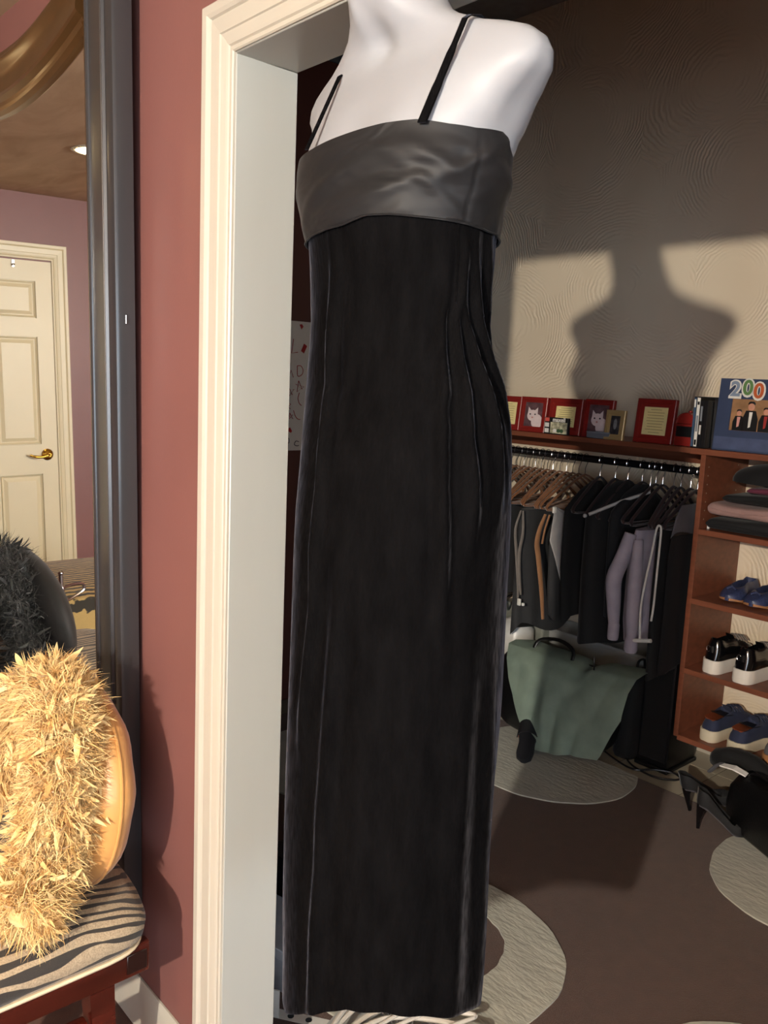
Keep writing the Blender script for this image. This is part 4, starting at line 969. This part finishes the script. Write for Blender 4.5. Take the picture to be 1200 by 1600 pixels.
folded('folded_garment', 'folded black garment above the dusty rose one', -.215, .18, 2.215, 2.49, Z1+.1105, Z1+.145, M_blk, 3)
folded('folded_garment', 'folded wine red garment under the rounded black bundle', -.13, .20, 2.225, 2.48, Z1+.1505, Z1+.178, fab('wine_knit', (92, 34, 54)), 4)
t = thing('black_bundle', 'rounded black bundled coat on top of the folded pile', 'coat', (.03, 2.36, Z1+.183))
b = newbm(); rings = []
for i in range(15):
    u = i/14; rr = (1-u**2.6)**.5 if u < 1 else 0.0
    rr = max(rr, .06)
    rings.append([Vector((.262*rr*math.copysign(abs(math.cos(a))**.8, math.cos(a))*(1+.03*math.sin(4*a+3*u)), .125*rr*math.copysign(abs(math.sin(a))**.8, math.sin(a))*(1+.03*math.sin(3*a+1)),   .086*u)) for a in np.linspace(0, 2*PI, 40, endpoint=False)])
loft(b, rings); obj('cloth', b, M_navyblk, t, True, 60)
b = newbm(); box(b, -.115, -.085, -.05, -.0, .088, .1, .001); obj('white_tag', b, M_white, t, False)

def shoe(bm_parts, low=1.0, wide=0, L=.265, wh=.036, wb=.049, st=.05, hh=.075, ht=.05, op=(.05, .46), curve=0.0, sole_rise=0.0, lip=.004):
    """returns bmeshes (upper, sole, lining); heel at y=0 pointing +y, centred on x"""
    def wid(s): return interp(s, [0, .04, .12, .3, .5, .72, .88, .96, 1], [.42*wh, .82*wh, wh, .92*wh, .92*wh, wb, .82*wb, .5*wb, .12*wb])
    def xo(s): return curve*math.sin(PI*s)*.5
    def hgt(s): return interp(s, [0, .08, .25, .45, .6, .8, 1], [hh*.92*low, hh*low, hh*.86*(1+low)/2, hh*.92, hh*.80, ht, ht*.55])
    ss = [0, .015, .03, .06, .1, .15, .2, .26, .32, .38, .44, .48, .52, .58, .64, .7, .76, .82, .87, .91, .94, .965, .985, 1]
    sole = newbm(); rings = []
    for s in ss:
        w_ = wid(s)*1.06+.002; y = s*L*1.015-.004; x = xo(s); z1 = st*(1-.25*max(0, s-.5)); z0 = max(0, (s-.82))*.05
        rings.append([Vector((x-w_*.93, y, z0)), Vector((x+w_*.93, y, z0)), Vector((x+w_, y, z0+.008)), Vector((x+w_, y, z1-.003)), Vector((x+w_*.97, y, z1)), Vector((x-w_*.97, y, z1)), Vector((x-w_, y, z1-.003)), Vector((x-w_, y, z0+.008))])
    loft(sole, rings)
    up = newbm(); rings = []
    for s in ss:
        w_ = wid(s); h = hgt(s); x = xo(s); y = s*L; zb = st*(1-.25*max(0, s-.5))-.004
        o = max(0, min(1, (s-op[0]+.03)/.03, (op[1]-s+.05)/.05))     # openness
        ring = []
        side = [(1.0, 0), (1.03, .2), (1.0, .42), (.92, .62), (.80, .80), (.66+(.04+.12*wide)*o, .93), (.48+(.12+.20*wide)*o, 1.0), (.25+(.28+.30*wide)*o, 1.0-.03*o), (.05+(.42+.38*wide)*o, 1.0-.5*o)]; ln_ = .016*max(0, 1-s/.2)
        bx_ = [(x+w_*p, y+ln_*q, zb+h*q) for p, q in side]+[(x-w_*p, y+ln_*q, zb+h*q) for p, q in side[::-1]]
        rings.append([Vector(p) for p in bx_])
    loft(up, rings)
    lin_ = newbm(); rings = []
    for s in [op[0]+.012, op[0]+.04, .2, .3, .4, op[1]-.02, op[1]+.03]:
        w_ = wid(s)*(.60+.2*wide); z = st+hgt(s)*(.42 if low == 1 else .98-1.6*max(0, s-.20)); x = xo(s)
        rings.append([Vector((x-w_, s*L, z)), Vector((x, s*L, z-.004)), Vector((x+w_, s*L, z)), Vector((x+w_*.6, s*L, z-.007)), Vector((x-w_*.6, s*L, z-.007))])
    loft(lin_, rings)
    return up, sole, lin_
M_patent = mat('black_patent', (12, 12, 14), .14, var=.1, coat=.5); M_rubber = mat('white_rubber', (222, 214, 202), .6, var=.04, bump=.1, bscale=120); M_navy = fab('navy_canvas', (36, 42, 66)); M_copper = mat('copper_leather', (150, 80, 52), .3, .4, var=.15); M_cork = mat('tan_insole', (168, 116, 74), .7); M_bluel = mat('blue_glitter', (52, 60, 92), .4, var=.35, scale=120); M_ivs = mat('ivory_rubber', (208, 196, 170), .65, var=.05)
def sneaker(label, loc, rz, upm, solem, linm, st, hh, emblem, group, curve, laces=True, heelcap=None, name='platform_sneaker'):
    t = thing(name, label, 'shoe', loc, (0, 0, rz), group)
    u, s, l = shoe(None, .60 if heelcap else 1.0, 1 if heelcap else 0, st=st, hh=hh, curve=curve)
    obj('upper', u, upm, t, True, 50); obj('sole', s, solem, t, True, 50); obj('insole', l, linm, t, True, 60)
    if heelcap:
        b = newbm(); loft(b, [[Vector((-.030+curve*.4, y, z)), Vector((.030+curve*.4, y, z)), Vector((.030+curve*.4, y, z+.002)), Vector((-.030+curve*.4, y, z+.002))] for y, z in ((.062, st+.052), (.085, st+.049), (.118, st+.046))]); obj('throat', b, M_black, t)
    if emblem:
        b = newbm(); box(b, .003, .012, -.0005, .012, st+.030, st+.056, .001); obj('heel_plate', b, M_chrome, t, False)
        b = newbm(); tube(b, [(-.008+.0085*math.cos(a), -.0002, st+.043+.011*math.sin(a)) for a in np.linspace(.6, 5.6, 12)], .0016, 6); obj('heel_ring', b, M_chrome, t)
    if laces:
        for k in range(4):
            y = .135+.018*k; z = st+hh*(.93-.045*k)
            b = newbm(); tube(b, sm([(-.026+curve*.4, y, z-.012), (-.01+curve*.4, y+.003, z+.003), (.01+curve*.4, y-.003, z+.004), (.026+curve*.4, y, z-.012)], 4), .003, 6); obj('lace', b, upm if heelcap else M_gs, t)
        b = newbm(); loft(b, [[Vector((curve*.4-.018*q, .118+d, z)), Vector((curve*.4+.018*q, .118+d, z)), Vector((curve*.4+.018*q, .122+d, z)), Vector((curve*.4-.018*q, .122+d, z))] for z, d, q in ((st+hh*.7, .01, .8), (st+hh*.92, -.003, 1), (st+hh*1.04, -.010, .9))]); obj('tongue', b, upm, t, True)
    return t
z3, z4, z2 = .459, .188, .736
sneaker('black patent platform sneaker with a white sole, the left of its pair', (-.197, 2.215, z3), math.radians(-10), M_patent, M_rubber, M_black, .052, .085, True, 'black platform sneakers', -.012)
sneaker('black patent platform sneaker with a white sole, the right of its pair', (-.072, 2.205, z3), math.radians(-4), M_patent, M_rubber, M_black, .052, .085, True, 'black platform sneakers', .012)
sneaker('navy sneaker with copper heel lining and ivory sole, the left of its pair', (-.185, 2.225, z4), math.radians(-10), M_navy, M_ivs, M_copper, .045, .075, False, 'navy sneakers', -.010, heelcap=M_copper)
sneaker('navy sneaker with copper heel lining and ivory sole, the right of its pair', (-.065, 2.205, z4), math.radians(-6), M_navy, M_ivs, M_copper, .045, .078, False, 'navy sneakers', .010, heelcap=M_copper)
def flat_shoe(label, loc, rz, m, inm, group, st=.012, hh=.044, name='flat_shoe'):
    t = thing(name, label, 'shoe', loc, (0, 0, rz), group); u, s, l = shoe(None, L=.24, st=st, hh=hh, ht=.04, op=(.05, .66))
    obj('upper', u, m, t, True, 50); obj('sole', s, M_cork, t, True, 50); obj('insole', l, inm, t, True, 60)
    b = newbm(); tube(b, sm([(-.018, .205, st+.034), (0, .202, st+.042), (.018, .205, st+.034)], 4), .004, 8); obj('toe_bow', b, m, t); return t
# blue flats: heels to the wall, toes to the front
flat_shoe('glittery blue flat shoe with tan insole at the left of its pair', (-.185, 2.49, z2), math.radians(183), M_bluel, M_cork, 'blue flat shoes', hh=.06)
flat_shoe('glittery blue flat shoe with tan insole at the right of its pair', (-.085, 2.485, z2), math.radians(182), M_bluel, M_cork, 'blue flat shoes', hh=.06)
flat_shoe('grey flat shoe beside the blue pair at the picture edge', (.04, 2.475, z2), math.radians(180), M_mg, M_mg, None, hh=.055)
flat_shoe('pewter low shoe on the shelf right of the black sneakers', (.075, 2.225, z3), math.radians(-3), mat('pewter_leather', (112, 104, 96), .4, .2), M_black, None, st=.03, hh=.05, name='low_shoe')
flat_shoe('tan soled grey shoe on the bottom shelf right of the navy sneakers', (.068, 2.215, z4), math.radians(-3), M_mg, M_black, None, st=.035, hh=.05, name='low_shoe')
t = thing('hanging_wire', 'thin black cord hanging in a bend on the wall behind the navy sneakers', 'cord', (.1, 2.545, .30))
b = newbm(); tube(b, sm([(-.03, -.003, .16), (-.10, -.003, .11), (-.135, -.003, .06), (-.13, -.003, -.03), (-.10, -.003, -.09), (-.02, -.003, -.108)], 5), .003, 6); obj('lead', b, M_black, t)

# ------------------------------------------------------------------ on the closet floor
M_leather = mat('black_leather', (11, 11, 12), .38, var=.15, bump=.3, bscale=160)
t = thing('black_tote_bag', 'big black tote bag on the floor under the shelving tower', 'bag', (.21, 2.005, .005), (0, 0, math.radians(-28)))
b = newbm(); rings = []
for z, q, p in ((.0, .94, .9), (.01, 1, 1), (.09, 1.02, 1.04), (.15, 1.0, .95), (.185, .92, .70), (.192, .88, .55)):
    rings.append([Vector((.20*q*math.copysign(abs(math.cos(a))**.35, math.cos(a)), .085*p*math.copysign(abs(math.sin(a))**.5, math.sin(a)), z+.008*math.sin(3*a))) for a in np.linspace(0, 2*PI, 44, endpoint=False)])
loft(b, rings); obj('body', b, M_leather, t, True, 60)
for sy in (-1, 1):
    b = newbm(); tube(b, sm([(-.10, sy*.05, .178), (-.09, sy*.055, .225), (-.02, sy*.06, .245), (.06, sy*.055, .232), (.09, sy*.05, .178)], 5), .007, 8, flat=.6); obj('handle', b, M_leather, t)
b = newbm(); lathe(b, [(.006, -.003), (.010, 0), (.006, .003)], (-.10, -.055, .182), 12, axis='Y'); obj('buckle', b, M_chrome, t)
t = thing('black_fur_scarf', 'black fluffy scarf rolled up on top of the tote under the bottom shelf', 'scarf', (.02, 2.14, .195), (0, 0, math.radians(-14)))
b = newbm(); R = random.Random(5)
path = sm([(-.15, .02, -.055), (-.10, -.01, -.01), (0, 0, .012), (.10, .0, .0), (.2, .01, .01)], 6); tube(b, path, [.022+.012*math.sin(PI*i/(len(path)-1))+R.uniform(-.002, .002) for i in range(len(path))], 12); obj('roll', b, M_blk, t)
b = newbm(); tube(b, sm([(-.13, -.03, -.08), (-.09, -.035, -.035), (-.06, -.03, -.02)], 5), .012, 8, flat=.5); obj('tail', b, M_mg, t)
t = thing('white_paper_scrap', 'crumpled white paper scrap on the black bag', 'paper', (.03, 2.03, .205))
b = newbm(); loft(b, [[Vector((-.05, -.012, 0)), Vector((-.045, .012, .004)), Vector((-.045, .013, .007)), Vector((-.05, -.011, .004))], [Vector((0, -.016, .006)), Vector((.0, .012, .012)), Vector((0, .012, .015)), Vector((0, -.015, .010))], [Vector((.045, -.012, -.003)), Vector((.045, .01, .003)), Vector((.045, .01, .006)), Vector((.045, -.011, .001))]]); obj('sheet', b, M_white, t, False)
# stiletto pumps leaning against the bag
def pump(label, loc, rot, group):
    t = thing('stiletto_pump', label, 'shoe', loc, rot, group)
    up = newbm(); rings = []
    for s in np.linspace(0, 1, 20):
        w_ = interp(s, [0, .05, .15, .4, .7, .9, 1], [.012, .025, .03, .028, .037, .022, .003]); zb = interp(s, [0, .15, .35, .6, .75, 1], [.095, .088, .055, .012, .004, .004]); h = interp(s, [0, .15, .4, .62, .75, 1], [.058, .052, .035, .03, .034, .012]); y = s*.20
        o = max(0, min(1, s/.05, (.68-s)/.06))
        ring = [Vector((w_*p, y, zb+h*q)) for p, q in ((1, .03), (1.02, .4), (.94, .8), (.86, 1), (.76, .97), (.70*o+.1, 1-.5*o), (.5*o+.02, 1-.82*o))]
        ring += [Vector((-v.x, v.y, v.z)) for v in ring[::-1]]; rings.append(ring)
    loft(up, rings); obj('upper', up, mat('black_suede', (13, 12, 14), .75, sheen=.08), t, True, 60)
    b = newbm(); rings = []
    for z, w_, y, d in ((.0, .005, .012, .006), (.03, .0055, .011, .007), (.065, .009, .014, .013), (.088, .018, .022, .022), (.10, .022, .026, .024)):
        rings.append([Vector((w_*math.cos(a), y+d*math.sin(a), z)) for a in np.linspace(0, 2*PI, 14, endpoint=False)])
    loft(b, rings); obj('heel', b, M_patent, t)
    b = newbm(); rings = []
    for s in np.linspace(.03, .97, 14):
        w_ = interp(s, [0, .05, .15, .4, .7, .9, 1], [.012, .025, .03, .028, .037, .022, .003])*.95; zb = interp(s, [0, .15, .35, .6, .75, 1], [.095, .088, .055, .012, .004, .004]); y = s*.20
        rings.append([Vector((-w_, y, zb-.004)), Vector((w_, y, zb-.004)), Vector((w_, y, zb+.003)), Vector((-w_, y, zb+.003))])
    loft(b, rings); obj('sole', b, mat('grey_sole', (70, 66, 70), .5), t); return t
pump('black suede stiletto pump standing on its thin heel at the left of the tote bag', (-.032, 1.905, .005), (0, 0, math.radians(-54)), 'black stiletto pumps')
pump('black suede stiletto pump tipped against the scarf behind the other pump', (-.112, 1.995, .004), (math.radians(16), 0, math.radians(-42)), 'black stiletto pumps')

t = thing('black_speaker_tower', 'tall black tower speaker beside the shelving tower with its cord on the tiles', 'speaker', (-.39, 2.30, 0))
b = newbm(); box(b, -.068, .068, -.09, .12, .018, .505, .008, seg=2); obj('cabinet', b, M_black, t)
obj('grille', bx(-.058, .058, -.094, -.0895, .04, .485, bev=.003), mat('grille_cloth', (10, 10, 11), .95, bump=.6, bscale=500), t)
b = newbm(); box(b, -.075, .075, -.10, .13, .0, .0175, .004); obj('plinth', b, M_black, t)
t = thing('black_backpack', 'slumped black backpack between the sage garment and the tower speaker', 'bag', (-.525, 2.29, 0))
b = newbm(); rings = []
for z, q in ((.001, .9), (.02, 1), (.14, 1.02), (.24, .96), (.31, .84), (.35, .62), (.365, .3)):
    rings.append([Vector((.052*q*math.copysign(abs(math.cos(a))**.6, math.cos(a))+.02*z, .11*q*math.copysign(abs(math.sin(a))**.6, math.sin(a)), z)) for a in np.linspace(0, 2*PI, 28, endpoint=False)])
loft(b, rings); obj('body', b, M_blk, t, True, 60)
b = newbm(); tube(b, sm([(0, -.03, .36), (0, -.02, .40), (0, .02, .40), (0, .03, .36)], 4), .005, 6); obj('loop_handle', b, M_blk, t)
t = thing('looped_power_cord', 'thin black power cord looping on the tiles before the tower speaker', 'cord', (-.36, 2.17, .009))
b = newbm(); tube(b, sm([(-.16, .10, -.003), (-.13, .02, 0), (-.06, -.025, 0), (.03, -.035, 0), (.09, .0, 0), (.10, .035, .002), (.06, .045, .006), (.0, .01, .006), (-.06, -.045, 0), (-.17, -.02, 0), (-.28, .03, 0)], 6), .004, 6); obj('lead', b, M_black, t)

def plast():
    m = bpy.data.materials.new('clear_bin_plastic'); m.use_nodes = True; b_ = m.node_tree.nodes['Principled BSDF']
    b_.inputs['Base Color'].default_value = lin((206, 206, 202)); b_.inputs['Roughness'].default_value = .3; b_.inputs['Transmission Weight'].default_value = .35; b_.inputs['Alpha'].default_value = .55; return m
M_bin = plast()
t = thing('clear_storage_bin', 'big clear plastic storage bin against the back wall under the clothes', 'bin', (-.78, 2.44, 0))
b = newbm()
def rr(hx, hy, z, r=.03): return [Vector((sx*(hx-r)+r*math.cos(a), sy*(hy-r)+r*math.sin(a), z)) for sx, sy, a0 in ((1, 1, 0), (-1, 1, PI/2), (-1, -1, PI), (1, -1, 1.5*PI)) for a in np.linspace(a0, a0+PI/2, 5)]
loft(b, [rr(.26, .075, .001), rr(.28, .082, .01), rr(.296, .09, .385), rr(.306, .095, .388), rr(.306, .095, .40), rr(.293, .088, .40), rr(.276, .078, .012)], False); obj('tub', b, M_bin, t, True, 40)
obj('folded_linen', bx(-.24, .24, -.06, .06, .02, .30, bev=.03, seg=3), fab('grey_linen', (130, 128, 124)), t)
t = thing('black_duffel', 'black duffel bag under the sage green garment', 'bag', (-.80, 2.10, 0))
b = newbm(); rings = []
for u in np.linspace(-1, 1, 21):
    e = max(.3, (1-abs(u)**6)**.5)
    rings.append([Vector((u*.30, .125*e*math.copysign(abs(math.cos(a))**.7, math.cos(a)), .19+.188*e*math.copysign(abs(math.sin(a))**.7, math.sin(a)))) for a in np.linspace(0, 2*PI, 28, endpoint=False)])
loft(b, rings); obj('body', b, M_leather, t, True, 60)
b = newbm(); tube(b, [(u, -.0, .381) for u in np.linspace(-.24, .24, 12)], .004, 6); obj('zipper', b, M_black, t)
b = newbm(); tube(b, sm([(-.1, -.06, .37), (-.09, -.03, .43), (0, -.01, .45), (.09, -.03, .43), (.1, -.06, .37)], 4), .008, 8, flat=.5); obj('handle', b, M_leather, t)
# sage green garment draped over the duffel: profile swept along x
t = thing('sage_green_garment', 'sage green garment flung over the black duffel on the closet floor', 'garment', (-.70, 2.0, 0))
def drape():
    bm = newbm(); nx, nv = 56, 40; G = []
    prof = [(.19, .375), (.14, .400), (.08, .402), (.02, .392), (-.025, .350), (-.052, .28), (-.07, .20), (-.078, .12), (-.085, .06), (-.09, .03)]
    d = [0]
    for p, q in zip(prof[:-1], prof[1:]): d.append(d[-1]+math.hypot(q[0]-p[0], q[1]-p[1]))
    for i in range(nx+1):
        u = i/nx; x = -.315+.645*u; col = []
        bot = interp(u, [0, .10, .22, .30, .36, .5, .7, .9, 1], [.30, .55, .80, .97, 1.0, .985, .93, .90, .60]); top = interp(u, [0, .1, .2, .5, .62, .75, 1], [.22, .06, .0, .06, .10, .04, .05])
        for j in range(nv+1):
            v = top+(bot-top)*j/nv; s = v*d[-1]
            y = interp(s, d, [p[0] for p in prof]); z = interp(s, d, [p[1] for p in prof])
            f = .012*v*math.sin(13*u+2.2*v+1)+.008*v*math.sin(23*u-3*v)+.004*math.sin(9*v+17*u)
            z += .05*max(0, u-.55)*(1-v)**1.0*1.6 - .03*math.exp(-((u-.60)/.06)**2)*(1-v)
            y -= abs(f)+.012*math.exp(-((u-.44-.10*(v-.7))/.035)**2)*math.exp(-((v-.72)/.16)**2)+.03*max(0, u-.85)*2*v*-1
            col.append(bm.verts.new((x+.02*v*math.sin(5*u), y, max(z, .03))))
        G.append(col)
    for i in range(nx):
        for j in range(nv): bm.faces.new((G[i][j], G[i][j+1], G[i+1][j+1], G[i+1][j]))
    r = bmesh.ops.solidify(bm, geom=bm.faces[:], thickness=.003); return bm
M_sage = fab('sage_green_cotton', (164, 182, 164)); obj('cloth', drape(), M_sage, t, True, 80)
b = newbm(); tube(b, sm([(.13, .02, .40), (.135, .01, .43), (.13, .015, .455)], 4), .003, 6); obj('hang_loop', b, M_black, t)
t = thing('wooden_stool_foot', 'reddish wooden block peeking out below the sage garment', 'block', (-.865, 1.985, 0)); obj('block', bx(-.035, .035, -.0, .03, 0, .06, bev=.004), mat('red_brown_wood', (150, 74, 50), .5), t)
t = thing('black_slide_sandal', 'black slide sandal leaning below the sage green garment', 'sandal', (-.715, 1.80, .0105), (math.radians(24), 0, math.radians(32)))
b = newbm(); rings = []
for s in np.linspace(0, 1, 18):
    w_ = interp(s, [0, .05, .2, .45, .75, .93, 1], [.012, .03, .036, .033, .045, .033, .01])
    rings.append([Vector((w_*math.cos(a)*1.0, s*.22, .012+.012*math.copysign(abs(math.sin(a))**.5, math.sin(a)))) for a in np.linspace(0, 2*PI, 16, endpoint=False)])
loft(b, rings); obj('sole', b, mat('black_foam', (24, 24, 28), .6), t)
b = newbm(); rings = []
for y in np.linspace(.12, .19, 6):
    rings.append([Vector((.046*math.cos(a), y, .012+.045*math.sin(a))) for a in np.linspace(0, PI, 14)]+[Vector((.042*math.cos(a), y, .012+.041*math.sin(a))) for a in np.linspace(PI, 0, 14)])
loft(b, rings); obj('strap', b, mat('black_foam', (24, 24, 28), .6), t)
# odds and ends between gown and duffel
t = thing('grey_shopping_bag', 'grey paper shopping bag with black cord handle behind the duffel', 'bag', (-1.18, 2.36, 0))
b = newbm(); loft(b, [rr(.13, .06, .001, .012), rr(.13, .06, .40, .012), rr(.126, .05, .48, .012)]); obj('body', b, mat('grey_paper', (128, 130, 120), .7), t, True, 40)
b = newbm(); tube(b, sm([(-.10, -.062, .44), (-.095, -.066, .50), (-.02, -.066, .535), (.07, -.066, .52), (.10, -.064, .44)], 5), .0035, 6); obj('handle', b, M_black, t)
t = thing('turquoise_ribbon', 'turquoise ribbon scrap hanging low beside the gown', 'ribbon', (-1.165, 2.10, .535))
b = newbm(); tube(b, sm([(-.03, 0, .03), (-.01, -.004, -.02), (.01, 0, .02), (.03, -.004, -.03), (.045, 0, .02)], 5), .010, 6, flat=.25); obj('ribbon', b, mat('turquoise_ribbon_cloth', (44, 140, 168), .6), t)
b = newbm(); tube(b, [(.012, -.006, .06), (.012, -.006, -.11)], .006, 6); obj('black_stick', b, M_black, t)
t = thing('white_table_lamp_base', 'white lamp base with slim stem behind the duffel beside the gown', 'lamp', (-1.13, 2.21, .0))
b = newbm(); lathe(b, [(.001, 0), (.085, 0), (.085, .30), (.08, .40), (.055, .44), (.03, .452), (.018, .47), (.014, .56), (.001, .56)], n=24); obj('body', b, mat('white_ceramic', (206, 204, 198), .3), t)

# ------------------------------------------------------------------ just inside the doorway, on the floor
t = thing('grey_carton', 'grey carton with a white brand mark just inside the doorway', 'box', (-.30, .36, 0), (0, 0, math.radians(12)))
obj('carton', bx(-.13, .13, -.06, .10, 0, .09, bev=.002), mat('grey_carton_board', (150, 152, 158), .6), t)
obj('carton_lid', bx(-.132, .132, -.062, .102, .0905, .115, bev=.002), mat('grey_carton_lid', (162, 164, 170), .6), t)
b = newbm(); tube(b, sm([(.085, -.0632, .055), (.07, -.0632, .062), (.062, -.0632, .045), (.075, -.0632, .03)], 4), .0035, 6); tube(b, [(.098, -.0632, .07), (.085, -.0632, .05), (.10, -.0632, .03)], .0035, 6); obj('white_mark', b, M_sp, t)
t = thing('black_boot_box', 'black carton leaning behind the grey carton by the jamb', 'box', (-.42, .52, 0)); obj('body', bx(-.14, .14, -.05, .07, 0, .16, bev=.003), M_black, t); obj('lid', bx(-.143, .143, -.053, .073, .161, .19, bev=.003), M_black, t)
t = thing('white_bracket', 'white punched metal bracket on the floor by the jamb', 'bracket', (-.16, .285, .001), (0, 0, math.radians(35)))
b = newbm(); box(b, -.09, .09, -.015, .015, 0, .004); box(b, -.09, -.03, -.015, -.011, .0045, .075); obj('angle_plate', b, mat('white_enamel', (200, 198, 192), .4), t, False)
for k in range(3):
    b = newbm(); lathe(b, [(.0005, 0), (.008, 0), (.008, .0006), (.0005, .0006)], (-.05+.045*k, 0, .0042), 12); obj('hole', b, M_black, t, False)
M_clr = mat('clear_hanger_plastic', (222, 214, 200), .2, var=.03, trans=.25)
def clear_hanger(loc, rot):
    t = thing('clear_hanger', 'clear plastic hanger, first from the bottom of the heap below the gown hem', 'hanger', loc, rot, 'clear hangers below the hem')
    b = newbm(); tube(b, sm([(-.20, -.10, 0), (-.19, -.085, 0), (-.10, -.03, 0), (0, 0, .0), (.10, -.03, 0), (.19, -.085, 0), (.20, -.10, 0)], 4), .006, 8); obj('arm', b, M_clr, t)
    b = newbm(); tube(b, [(-.195, -.10, 0), (.195, -.10, 0)], .0045, 8); obj('bar', b, M_clr, t)
    b = newbm(); tube(b, [(0, 0, 0), (0, .03, 0)]+[(.018+.018*math.cos(a), .05+.018*math.sin(a)*1.0, 0) for a in np.linspace(PI, -.6, 10)], .0025, 6); obj('hook', b, M_chrome, t)
    return t
c0_ = clear_hanger((.12, .42, .012), (0, 0, math.radians(40)))
for k in range(1, 8):
    dup(c0_, (.12-.022*k+.006*(k % 2), .42-.004*k, .012+.013*k), (math.radians(2*(k % 3)), 0, math.radians(40+7*k)), label='clear plastic hanger, %s from the bottom of the heap below the gown hem' % ORD[k])
t = thing('clear_zip_bag', 'clear plastic bag lying under the clear hangers', 'bag', (.03, .42, .0098), (0, 0, math.radians(20)))
obj('film', bx(-.14, .14, -.09, .09, 0, .0012), M_bin, t, False); obj('zip_edge', bx(-.14, .14, .084, .090, .0013, .004), M_sp, t, False)
